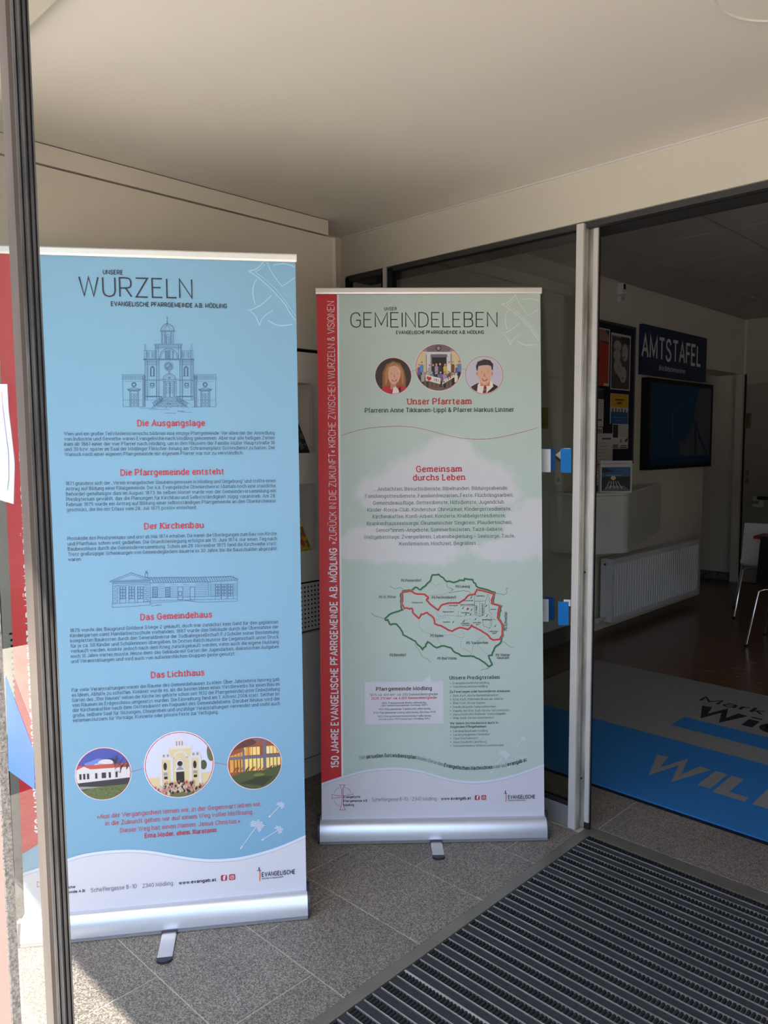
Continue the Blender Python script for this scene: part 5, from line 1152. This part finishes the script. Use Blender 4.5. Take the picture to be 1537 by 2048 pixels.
p.P([(-.95, .35), (-.45, .5), (-.45, .3), (-.95, .28)], ORG, 3); p.R(-.4, .34, .22, .66, YLW, 3); p.R(.45, .36, .95, .66, YLW, 3); p.R(-1, .2, 1, .32, STL, 4); p.R(-.95, -.3, -.45, .2, ORG, 3); p.R(-.4, -.28, .32, .2, YLW, 3); p.R(.42, -.2, .98, .22, YLW, 3)
p.R(-.46, -.3, -.38, .6, STL, 5); p.R(.32, -.25, .44, 1, STL, 5)
for x in (-.8, -.68, -.56, -.25, -.1, .06, .2, .56, .7, .84): p.R(x, -.3, x + .025, .2, BLK_, 6); p.R(x, .34, x + .02, .66, BRN, 6)
p.R(-.35, .34, -.15, .66, ORG, 4); p.R(.5, .36, .6, .6, pm('photo_white_light', (240, 236, 214)), 4)
for i in range(20): x = r.uniform(-.9, .9); p.P([(x, -.25), (x + .12, -.1), (x + .14, -.13), (x + .03, -.28)], r.choice([BRN, BLK_, ORG]), 7)
p.P([(-1, -.5), (-.4, -.3), (.3, -.32), (1, -.1), (1, -1), (-1, -1)], DGR, 8); p.P([(-.6, -.75), (.2, -.5), (.7, -.55), (.3, -.9)], pm('photo_lawn_dark', (50, 58, 36)), 9); p.E(.15, -.45, .22, .06, pm('photo_lawn_light', (116, 120, 62)), 9)
p.done()
pr = B.pr(2)
for a, b in (((518, 266), (586, 246)), ((943, 218), (1018, 230))): pr.line([B.uv(c4(*a)), B.uv(c4(*b))], .001, REDT, 1)
pr.mb.obj('link_line', B.panel)
dandelion(B, c4, (((1283, 437), 22, (1225, 497)), ((1160, 545), 38, (1078, 660)), ((1272, 562), 24, (1187, 615))))
pr = B.pr(5)
def foot_common(B, pr, t, s_off, tz, logo_s, logo_t, logo_m, k=1.0):
    # round cross logo
    w_ = .0013; cx, cy = logo_s, logo_t
    def L(pts, sm=False, kk=1): pr.line([(cx + x * .001 * k, cy + y * .001 * k) for x, y in pts], w_ * kk, logo_m, 3, smooth=sm)
    L([(-9, 46), (-3, 30), (-2, 0), (-4, -30), (-10, -46)], True); L([(9, 46), (3, 30), (3, 0), (4, -30), (10, -46)], True, 1.4); L([(-12, 46), (12, 46)]); L([(-12, -46), (12, -46)]); L([(-38, 14), (-38, -6)]); L([(-38, 12), (-22, 7), (-4, 6)], True); L([(-38, -4), (-22, -1), (-4, 0)], True); L([(4, 6), (24, 8), (42, 12)], True)
    L([(-30, 16), (-22, 30), (-8, 37)], True, .8); L([(8, 37), (24, 30), (32, 16)], True, .8); L([(-30, -10), (-22, -26), (-8, -33)], True, .8)
t = lambda txt, x0, x1, y, h, m, **k: T(B, pr, c4, txt, x0, x1, y, h, m, **k)
t('Scheffergasse 8–10', 314, 546, (878, 860), 20, INKT, wt=.95, small=False); t('.', 562, 563, (857, 857), 20, INKT); t('2340 Mödling', 578, 732, (857, 843), 20, INKT, wt=.95, small=False); t('www.evangab.at', 765, 953, (837, 825), 15, INK, wt=2.1, small=False)
t('EVANGELISCHE', 1190, 1358, (799, 785), 20, INK, wt=2.0, small=False); t('Kirche in Österreich', 1190, 1298, (814, 805), 8, INK, wt=1.8)
t('Evangelische', 103, 232, (866, 861), 12, INK, wt=1.9); t('Pfarrgemeinde A.B.', 103, 285, (890, 882), 12, INK, wt=1.9); t('Mödling', 103, 180, (916, 913), 12, INK, wt=1.9)
a = B.uv(c4(979, 808)); b = B.uv(c4(1021, 804)); hh = B.uv(c4(1010, 808))[0] - a[0]; socials(B, pr, a[0], b[0], (a[1] + b[1]) / 2, hh)
def cross_mark(a0, a1, a2):
    pr.line([a0, ((a0[0] + a1[0]) / 2 + .002, (a0[1] + a1[1]) / 2), a1], .003, pm('mark_orange', (206, 110, 60)), 3); pr.line([(a0[0], a0[1]), (a0[0] + .001, a0[1] - .012)], .004, pm('mark_purple', (110, 50, 120)), 4); pr.line([(a0[0] - a2, a0[1] - .010), (a0[0] + a2, a0[1] - .012)], .002, pm('mark_grey', (90, 90, 110)), 4)
cross_mark(B.uv(c4(1174, 752)), B.uv(c4(1178, 822)), .007)
foot_common(B, pr, t, 0, 0, .088, .172, CRIM)
pr.mb.obj('footer_lettering', B.panel)

# ------------------------------------------------ GREEN BANNER PRINT
B = BR
emblem(B, lambda p: (1003.4 + (p[0] - 497) * .804, 608 + (p[1] - 542) * .754), LG, .0032)
c8 = crop(620, 1330, .3123)
wave(B, c8, [(75, 757), (197, 716), (340, 674), (470, 658), (590, 657), (700, 672), (800, 700), (900, 728), (1000, 741), (1080, 742), (1180, 730), (1300, 703), (1400, 670), (1492, 635)], .0095, None)
a = B.uv((644, 1568)); b_ = B.uv((681.5, 1552)); s1 = .0865
base_s = B.uv((677, 1300))[0]
strip(B, B.g0, s1, 2.073, (B.uv(c8(75, 755))[1], B.uv(c8(197, 712))[1]), .0755, B.uv((677, 1535))[1], B.uv((670, 603))[1], .026, B.uv((674, 1092))[1])
c5 = crop(600, 560, .3253); c6 = crop(620, 880, .3123)
pr = B.pr(2)
T(B, pr, c5, 'UNSER', 521, 595, (187, 187), 19, INKG, wt=2.0, small=False); INKD = pm('ink_dark_green', (52, 58, 56))
T(B, pr, c5, 'GEMEINDELEBEN', 314, 1213, (293, 285), 88, INKD, wt=.72, small=False); T(B, pr, c5, 'EVANGELISCHE PFARRGEMEINDE A.B. MÖDLING', 594, 1131, (333, 330), 19, INKD, wt=2.0, small=False)
pr.mb.obj('title_lettering', B.panel)
pr = B.pr(4)
T(B, pr, c5, 'Unser Pfarrteam', 663, 1052, (765, 762), 34, REDT, wt=1.75, slab=True, small=False); T(B, pr, c6, 'Gemeinsam', 684, 970, (203, 203), 35, REDT, wt=1.75, slab=True, small=False); T(B, pr, c6, 'durchs Leben', 664, 991, (258, 256), 35, REDT, wt=1.75, slab=True, small=False)
pr.mb.obj('heading_lettering', B.panel)
pr = B.pr(4)
T(B, pr, c5, 'Pfarrerin Anne Tikkanen-Lippl & Pfarrer Markus Lintner', 402, 1314, (815, 808), 25, INKD, wt=1.6, slab=True, small=False)
for y, x0, x1, s_ in ((321, 408, 1268, '... Andachten, Besuchsdienste, Bibelrunden, Bildungsabende,'), (366, 357, 1302, 'Familiengottesdienste, Familienfreizeiten, Feste, Flüchtlingsarbeit,'), (410, 406, 1248, 'Gemeindeausflüge, Gottesdienste, Hilfsdienste, Jugendclub,'), (454, 371, 1289, 'Kinder-Ronja-Club, Kinderchor Ohrwürmer, Kindergottesdienste,'), (497, 405, 1253, 'Kirchenkaffee, Konfi-Arbeit, Konzerte, Krabbelgottesdienste,'), (541, 367, 1293, 'Krankenhausseelsorge, Ökumenischer Singkreis, Plaudertischerl,'), (584, 425, 1237, 'Senior*innen-Angebote, Sommerfreizeiten, Taizé-Gebete,'), (628, 349, 1312, 'Weltgebetstage, Zwergerlkreis, Lebensbegleitung – Seelsorge, Taufe,'), (672, 575, 1090, 'Konfirmation, Hochzeit, Begräbnis ...')):
    T(B, pr, c6, s_, x0, x1, y, 21, INKG, wt=1.05, slab=True)
pr.mb.obj('activity_lettering', B.panel)
pr = B.pr(2); P = [B.uv(c5(*p)) for p in ((257, 957), (350, 927), (450, 908), (570, 900), (680, 903), (780, 922), (880, 948), (980, 970), (1080, 979), (1180, 975), (1290, 955), (1380, 933), (1462, 910))]
pr.line(P, .0013, CRIM, 1, smooth=True)
for a, b in (((685, 562), (714, 553)), ((994, 546), (1030, 554))): pr.line([B.uv(c5(*a)), B.uv(c5(*b))], .001, REDT, 1)
pr.mb.obj('link_line', B.panel)
# portraits
SK = pm('portrait_skin', (224, 174, 152)); SK2 = pm('portrait_skin_shade', (200, 140, 118)); HR = pm('portrait_hair_light', (150, 98, 62)); HR2 = pm('portrait_hair_gold', (186, 132, 84)); BGW = pm('portrait_backdrop', (58, 46, 42)); ROB = pm('portrait_robe', (196, 36, 58)); LIP = pm('portrait_lips', (176, 76, 76)); TTH = pm('portrait_teeth', (232, 224, 220)); EYE = pm('portrait_eye', (46, 36, 36))
p = Pic(B, (787, 752), 35.5, 'w')
p.R(-1, -1, 1, 1, BGW, 1)
p.P([(-.62, -.62), (-.6, .2), (-.38, .66), (0, .84), (.4, .7), (.62, .3), (.72, -.2), (.68, -.62), (.3, -.7), (-.3, -.7)], HR, 2)
p.P([(-.75, -1), (-.62, -.66), (-.2, -.52), (.2, -.52), (.72, -.62), (.8, -1)], ROB, 3); p.R(-.16, -.75, .16, -.3, SK2, 4)
p.P([(-.3, .2), (-.28, -.12), (-.2, -.34), (-.02, -.48), (.12, -.46), (.3, -.3), (.4, -.04), (.42, .25), (.3, .5), (.05, .6), (-.2, .5)], SK, 5)
p.P([(-.45, -.5), (-.48, .1), (-.34, .5), (-.05, .74), (.1, .72), (-.2, .5), (-.32, .2), (-.3, -.1), (-.4, -.5)], HR2, 6); p.P([(.1, .72), (.4, .55), (.56, .2), (.6, -.3), (.5, -.5), (.46, -.1), (.42, .25), (.3, .5), (.08, .62)], HR2, 6)
for x in (-.1, .24): p.E(x, .14, .055, .026, TTH, 6.5, 10); p.E(x, .14, .028, .028, EYE, 7, 8); p.L([(x - .08, .22), (x, .245), (x + .08, .22)], .022 * p.r / .05 * .05, HR, 7)
p.P([(.05, .14), (.02, -.06), (.1, -.1), (.13, -.05)], SK2, 7); p.P([(-.1, -.2), (.06, -.25), (.22, -.18), (.16, -.3), (.04, -.33), (-.06, -.29)], LIP, 7); p.P([(-.06, -.22), (.06, -.26), (.18, -.2), (.06, -.29)], TTH, 8)
p.P([(-.06, -1), (0, -.66), (.12, -.6), (.22, -.68), (.4, -1)], TTH, 8); p.L([(.12, -.66), (.16, -1)], .03 * p.r, GY, 9); p.P([(.3, -.7), (.42, -.6), (.4, -1), (.32, -1)], EYE, 8)
p.done('portrait_print')
p = Pic(B, (969, 750.5), 36, 'r')
HD = pm('portrait_hair_dark', (62, 46, 42)); p.R(-1, -1, 1, 1, pm('portrait_light_backdrop', (200, 196, 216)), 1)
p.P([(-.8, -1), (-.72, -.62), (-.35, -.42), (.1, -.62), (.38, -.42), (.76, -.62), (.85, -1)], EYE, 2); p.P([(-.42, -1), (-.36, -.5), (-.2, -.4), (.2, -.4), (.42, -.3), (.5, -.62), (.1, -1)], TTH, 3); p.R(-.22, -.6, .3, -.2, SK2, 4)
p.P([(-.36, .2), (-.34, -.1), (-.24, -.36), (-.04, -.52), (.12, -.52), (.3, -.34), (.4, -.05), (.4, .3), (.3, .5), (-.2, .5)], SK, 5); p.E(-.38, .08, .06, .11, SK2, 4.5, 12); p.E(.42, .08, .06, .11, SK2, 4.5, 12)
p.P([(-.42, .24), (-.46, .5), (-.36, .74), (0, .88), (.32, .82), (.5, .6), (.48, .26), (.42, .3), (.38, .5), (.2, .56), (-.1, .54), (-.32, .5), (-.37, .26)], HD, 6)
for x in (-.16, .2): p.E(x, .16, .055, .022, TTH, 6.5, 10); p.E(x, .16, .026, .026, EYE, 7, 8); p.L([(x - .09, .25), (x, .28), (x + .09, .25)], .026 * p.r, HD, 7)
p.P([(-.01, .14), (-.05, -.06), (.04, -.1), (.09, -.05)], SK2, 7); p.P([(-.15, -.18), (.02, -.24), (.2, -.17), (.14, -.3), (.02, -.34), (-.1, -.29)], LIP, 7); p.P([(-.11, -.2), (.02, -.25), (.16, -.19), (.02, -.29)], TTH, 8)
p.P([(-.02, -.62), (-.1, -1), (.1, -1), (.12, -.66), (.04, -.56)], pm('portrait_tie', (140, 30, 54)), 6); p.P([(-.06, -.8), (.1, -.74), (.1, -.8), (-.06, -.87)], GY, 7)
p.done('portrait_print')
p = Pic(B, (877.8, 735), 45.5, 'w'); r = random.Random(8)
p.R(-1, -1, 1, 1, GRY, 1); p.R(-1, -.2, -.56, .7, CREAM, 2); p.R(.58, -.2, 1, .7, CREAM, 2); p.E(0, .82, .55, .26, pm('photo_stone_dark', (116, 108, 112)), 3); p.E(0, .84, .12, .12, SHD, 4); p.E(0, .84, .08, .08, GRY, 5)
p.R(-.56, .58, .56, .68, PALE, 4); p.R(-.52, -.3, -.36, .58, PALE, 4); p.R(.36, -.3, .52, .58, PALE, 4); p.R(-.3, -.3, .34, .5, BLK_, 4); p.R(-.34, .44, .38, .56, STL, 5)
p.R(-1, -1, 1, -.45, pm('photo_steps', (110, 96, 88)), 3)
CM = [pm('crowd_violet', (112, 96, 160)), pm('crowd_sky', (90, 140, 200)), pm('crowd_grey', (170, 170, 180)), BLK_, pm('crowd_lilac', (176, 140, 190)), SHD, pm('crowd_yellow', (214, 190, 70)), TTH, pm('crowd_brown', (110, 76, 56))]
def person(x, y, s_, m, l):
    p.P([(x - .055 * s_, y - .26 * s_), (x - .07 * s_, y), (x - .03 * s_, y + .05 * s_), (x + .03 * s_, y + .05 * s_), (x + .07 * s_, y), (x + .055 * s_, y - .26 * s_)], m, l); p.E(x, y + .1 * s_, .036 * s_, .045 * s_, SK, l + .3, 8); p.E(x, y + .125 * s_, .038 * s_, .03 * s_, r.choice([HD, HR, BLK_]), l + .5, 8, 0, 180); p.R(x - .05 * s_, y - .5 * s_, x + .05 * s_, y - .24 * s_, r.choice([SHD, BLK_, CM[8]]), l)
for i, x in enumerate((-.86, -.74, -.4, -.24, -.1, .06, .28, .46, .62, .8, .9)): person(x, r.uniform(-.08, .1) + (.12 if i in (1, 7) else 0), 1.15, CM[i % 9], 6 + (i % 3))
for i, x in enumerate((-.7, -.5, -.3, -.12, .08, .26, .44, .62, .76)): person(x, r.uniform(-.42, -.3), 1.1, CM[(i * 4 + 2) % 9], 9 + (i % 2))
p.P([(-.56, -.32), (.08, -.48), (.06, -.74), (-.58, -.56)], TTH, 12); p.P([(.14, -.76), (.74, -.4), (.82, -.24), (.2, -.56)], TTH, 12)
HT = [(-.44, -.60), (-.54, -.48), (-.52, -.4), (-.46, -.39), (-.43, -.44), (-.39, -.41), (-.33, -.44), (-.33, -.52)]; p.P(HT, ROB, 13)
for i, m in enumerate((CM[0], CM[6], CM[1], ROB, CM[6], CM[4])):
    u = .2 + i * .095; v = -.7 + i * .065; p.P([(u, v), (u + .055, v + .03), (u + .05, v + .13), (u - .005, v + .1)], m, 13)
for i, m in enumerate((CM[2], CM[1], CM[6])): u = -.22 + i * .085; v = -.52 - i * .02; p.P([(u, v - .07), (u + .05, v - .085), (u + .055, v + .03), (u, v + .045)], m, 13)
p.done('group_photo_print')
# map
pr = B.pr(2); cm = crop(700, 1130, .2342); GN = pm('map_green', (56, 124, 84)); RD = pm('map_red', (206, 58, 66)); PK = pm('map_red_pale', (226, 120, 124)); ML = pm('map_line', (58, 66, 70)); GN2 = pm('map_green_pale', (120, 168, 138))
def U(pts): return [B.uv(cm(*p)) for p in pts]
rj = random.Random(12)
def jag(pts, amp=7, n=4):
    out = []
    for a, b in zip(pts, pts[1:]):
        for k in range(n): t = k / n; out.append((a[0] + (b[0] - a[0]) * t + rj.uniform(-amp, amp) * (k > 0), a[1] + (b[1] - a[1]) * t + rj.uniform(-amp, amp) * (k > 0)))
    return out + [pts[-1]]
gpts = [(300, 458), (360, 410), (450, 380), (440, 340), (432, 260), (450, 225), (530, 215), (560, 190), (605, 210), (660, 160), (690, 130), (705, 85), (760, 80), (800, 110), (830, 140), (900, 145), (960, 130), (990, 118), (1050, 125), (1080, 180), (1150, 205), (1240, 235), (1225, 300), (1215, 325), (1295, 350), (1280, 400), (1275, 460), (1310, 510), (1310, 600), (1290, 660), (1235, 710), (1215, 770), (1185, 775), (1200, 810), (1215, 850), (1185, 865), (1130, 820), (1060, 780), (950, 775), (880, 730), (860, 705), (780, 690), (740, 705), (665, 655), (650, 690), (620, 720), (560, 650), (500, 620), (455, 595), (430, 540), (400, 505), (350, 510), (330, 480), (300, 458)]
J = jag(gpts, 6, 3); pr.line(U(J), .0062, GN, 1); pr.line(U([(x + 5, y + 6) for x, y in J]), .003, GN2, .6); pr.line(U(J), .0009, ML, 2)
rpts = [(445, 235), (530, 222), (550, 240), (640, 250), (670, 275), (655, 300), (700, 345), (755, 385), (780, 345), (840, 325), (930, 325), (985, 290), (1020, 255), (1070, 250), (1085, 210), (1190, 235), (1230, 245), (1210, 300), (1215, 330), (1285, 352), (1270, 390), (1262, 450), (1300, 510), (1302, 590), (1280, 635), (1225, 640), (1170, 590), (1090, 545), (1040, 515), (1010, 550), (935, 535), (875, 565), (800, 530), (725, 500), (715, 450), (660, 405), (610, 420), (590, 455), (545, 415), (530, 370), (465, 370), (445, 330), (450, 290), (445, 235)]
J = jag(rpts, 5, 3); pr.line(U(J), .0075, PK, 3); pr.line(U(J), .0042, RD, 4); pr.line(U(J), .0008, ML, 5)
for a in ([(345, 178), (380, 205), (430, 190), (470, 215)], [(185, 412), (215, 440), (260, 445), (300, 458)], [(1240, 238), (1310, 255), (1340, 245), (1335, 200), (1355, 195)], [(1290, 655), (1330, 665), (1370, 700), (1398, 702)], [(550, 670), (590, 720), (620, 780), (660, 800), (692, 830)], [(1120, 905), (1140, 890), (1185, 880), (1190, 862)], [(825, 145), (835, 190), (885, 210), (845, 240), (960, 220), (1010, 222), (1035, 245)]): pr.line(U(jag(a, 4, 3)), .0011, ML, 2)
for a in ([(595, 455), (590, 530), (630, 570), (700, 590), (790, 600), (880, 595), (955, 625)], [(955, 560), (985, 600), (955, 630), (945, 700), (1035, 750), (1040, 775)], [(750, 610), (755, 650), (790, 675)], [(1170, 590), (1100, 640), (1095, 690), (1180, 765)], [(745, 400), (750, 440), (850, 430), (940, 440), (1050, 430), (1110, 410)], [(735, 465), (830, 445)], [(700, 150), (730, 175), (790, 155)], [(680, 258), (780, 255), (840, 235)], [(1045, 740), (1055, 680), (1100, 640)], [(840, 330), (840, 370), (880, 375), (900, 345)], [(930, 395), (920, 430), (960, 440)], [(940, 320), (945, 350), (1060, 350), (1065, 310)], [(935, 530), (975, 470), (1040, 460)], [(1150, 330), (1140, 400), (1210, 440), (1180, 580)], [(860, 305), (905, 290), (890, 250)]): pr.dash(U(a), .001, ML, 2, .004, .0035)
for a in ([(1065, 250), (1065, 420), (1110, 440), (1110, 310), (1065, 310)], [(1110, 310), (1160, 305), (1145, 430), (1110, 440)], [(1160, 305), (1180, 250), (1200, 330)], [(1135, 465), (1215, 475), (1200, 540), (1140, 520), (1135, 465)], [(1215, 465), (1250, 465)], [(1190, 330), (1190, 390), (1215, 430)]): pr.line(U(a), .0009, ML, 2)
for x, y in ((1035, 275), (965, 365), (1038, 380), (1165, 345), (990, 420), (1030, 418), (1168, 432), (1072, 460), (882, 485), (972, 478), (1240, 520)): pr.poly(U([(x - 8, y + 12), (x, y - 2), (x + 12, y - 12), (x + 4, y + 8)]), GN, 2)
pr.poly(U([(998, 386), (1000, 366), (1020, 366), (1012, 384)]), RD, 2)
pr.mb.obj('map_print', B.panel)
pr = B.pr(6)
for s_, x0, x1, y, h in (('PG Purkersdorf', 440, 608, (141, 140), 20), ('PG Liesing', 905, 1022, (192, 192), 20), ('PG St. Pölten', 252, 392, (282, 281), 20), ('PG Perchtoldsdorf', 702, 905, (286, 284), 20), ('PG Baden', 690, 797, (613, 613), 20), ('PG Traiskirchen', 998, 1178, (674, 672), 20), ('PG Berndorf', 342, 478, (778, 776), 20), ('PG Bad Vöslau', 750, 912, (806, 804), 20), ('PG Wiener', 1248, 1366, (777, 775), 19), ('Neustadt', 1258, 1360, (801, 799), 19)): T(B, pr, cm, s_, x0, x1, y, h, INKD, wt=1.6, slab=True)
a, b = B.uv(cm(1342, 558)), B.uv(cm(1342, 402)); pr.text('PG Schwechat', a, b, .0105, INKD, wt=1.6, slab=True)
for s_, x0, x1, y in (('Wienerwald', 530, 622, 325), ('Kaltenleutg.', 1080, 1155, 268), ('Brunn am Geb.', 975, 1055, 308), ('Maria Enzersdorf', 945, 1065, 343), ('Hinterbrühl', 850, 920, 350), ('Mödling', 955, 1020, 412), ('Hennersdorf', 795, 888, 404), ('Gaaden', 797, 855, 491), ('Gumpolds-', 950, 1025, 502), ('kirchen', 962, 1020, 518), ('Guntrams-', 1053, 1125, 496), ('dorf', 1078, 1106, 512), ('Laxenburg', 1133, 1210, 470), ('Achau', 1200, 1248, 382), ('München-', 1196, 1268, 571), ('dorf', 1218, 1250, 587)): T(B, pr, cm, s_, x0, x1, y, 11, INKD, wt=1.7, slab=True)
for s_, x, y0, y1 in (('Wr. Neudorf', 1080, 412, 345), ('Biedermannsdorf', 1133, 428, 330)): pr.text(s_, B.uv(cm(x + 5, y0)), B.uv(cm(x + 5, y1)), .006, INKD, wt=1.7, slab=True)
pr.mb.obj('map_lettering', B.panel)
# lower texts
cb8 = crop(720, 1350, .2212); pr = B.pr(2)
pr.poly([B.uv(cb8(*p)) for p in ((45, 65), (565, 58), (640, 0), (642, 57), (753, 55), (758, 436), (48, 446))][::-1], WHT, 1); pr.mb.obj('info_box_print', B.panel)
pr = B.pr(4)
T(B, pr, cb8, 'Pfarrgemeinde Mödling', 150, 648, (138, 134), 29, INKD, wt=1.9, slab=True, small=False); T(B, pr, cb8, '1875: ca. 400 km², ca. 250 Gemeindemitglieder', 93, 706, (187, 181), 19, INKG, wt=1.3, slab=True); T(B, pr, cb8, '2025: 213 km², ca. 4.000 Gemeindemitglieder', 107, 696, (220, 212), 19, REDT, wt=1.7, slab=True)
for s_, x0, x1, y in (('1894: Pfarrgemeinde Baden selbständig,', 199, 601, (258, 255)), ('(360 Gemeindemitglieder; Kirchbau 1887)', 192, 610, (281, 277)), ('1903: Pfarrgemeinde Traiskirchen selbständig', 170, 637, (315, 309)), ('1928: Pfarrgemeinde Liesing selbständig, Kirchbau 1935', 121, 685, (347, 340)), ('1952: Pfarrgemeinde Perchtoldsdorf selbständig', 162, 643, (380, 373)), ('(wurde schon 1921 beantragt); Kirchbau 1952', 174, 633, (405, 399))): T(B, pr, cb8, s_, x0, x1, y, 14, INKG, wt=1.35, slab=True)
T(B, pr, cb8, 'Unsere Predigtstellen', 813, 1262, (38, 33), 29, INKG, wt=1.75, slab=True, small=False)
for s_, x0, x1, y, bold in (('Evangelische Kirche Mödling', 842, 1168, 80, 0), ('Waisenhauskirche Mödling', 842, 1153, 112, 0), ('Zu Feiertagen oder besonderen Anlässen', 813, 1357, 156, 1), ('Röm. Kath. Kirche Biedermannsdorf', 845, 1249, 193, 0), ('Röm. Kath. Pfarrheim Brunn am Gebirge', 845, 1297, 226, 0), ('Röm. Kath. Kirche Gaaden', 845, 1136, 261, 0), ('Friedhofkapelle Gumpoldskirchen', 845, 1228, 295, 0), ('Kapelle der Röm. Kath. Kirche Guntramsdorf', 847, 1345, 329, 0), ('Maria Enzersdorf Romwalt-Schlosskapelle', 847, 1318, 361, 0), ('Röm. Kath. Kirche Münchendorf', 847, 1211, 395, 0), ('Wir feiern Gottesdienste auch in', 817, 1249, 442, 1), ('folgenden Pflegeheimen', 817, 1140, 475, 1), ('Landespflegeheim Mödling', 847, 1156, 513, 0), ('Landespflegeheim Vösendorf', 847, 1176, 546, 0), ('Casa Guntramsdorf', 847, 1066, 579, 0), ('Haus Elisabeth Laxenburg', 847, 1143, 613, 0), ('Seniorenresidenz Schloss Liechtenstein', 847, 1298, 645, 0)):
    T(B, pr, cb8, s_, x0, x1, (y + 1, y - 3), 18, INKG, wt=1.75 if bold else 1.0, slab=True)
    if not bold: u = B.uv(cb8(820, y - 7)); pr.disc(u, .0016, INKG, 3, 8)
pr.mb.obj('list_lettering', B.panel)
pr = B.pr(5)
P = catmull([B.uv(cb8(*p)) for p in ((0, 762), (70, 752), (230, 740), (350, 741), (495, 755), (600, 778), (700, 806), (770, 826), (900, 849), (1010, 854), (1200, 843), (1330, 823), (1510, 775))], False, 3)
pr.path((('Den', INKG, 1.0), ('aktuellen Gottesdienstplan', INKD, 2.1), ('finden Sie in den', INKG, 1.0), ('Evangelischen Nachrichten', INKD, 2.1), ('oder auf', INKG, 1.0), ('evangab.at', INKD, 2.1)), P, .0125)
pr.mb.obj('wavy_lettering', B.panel)
dandelion(B, c8, (((1365, 475), 20, (1306, 540)), ((1240, 578), 36, (1155, 695)), ((1365, 600), 24, (1270, 655))))
pr = B.pr(5); cf = crop(660, 1540, .2798)
t = lambda txt, x0, x1, y, h, m, **k: T(B, pr, cf, txt, x0, x1, y, h, m, **k)
t('Scheffergasse 8–10', 304, 556, (221, 219), 24, INKT, wt=.95, small=False); t('.', 573, 574, 218, 20, INKT); t('2340 Mödling', 591, 761, (217, 215), 24, INKT, wt=.95, small=False); t('www.evangab.at', 797, 1007, (212, 208), 19, INK, wt=2.1, small=False)
t('EVANGELISCHE', 1276, 1466, (204, 200), 24, INK, wt=2.0, small=False); t('Kirche in Österreich', 1276, 1398, (220, 217), 9, INK, wt=1.8)
t('Evangelische', 100, 217, (198, 197), 15, INK, wt=1.9); t('Pfarrgemeinde A.B.', 100, 270, (227, 225), 15, INK, wt=1.9); t('Mödling', 100, 172, (256, 255), 15, INK, wt=1.9)
a = B.uv(cf(1037, 196)); b = B.uv(cf(1084, 195)); hh = B.uv(cf(1071, 196))[0] - a[0]; socials(B, pr, a[0], b[0], (a[1] + b[1]) / 2, hh)
cross_mark(B.uv(cf(1255, 146)), B.uv(cf(1258, 226)), .007)
u = B.uv(cf(90, 194)); foot_common(B, pr, t, 0, 0, u[0], u[1], CRIM, 1.03)
pr.mb.obj('footer_lettering', B.panel)
bpy.context.view_layer.update()
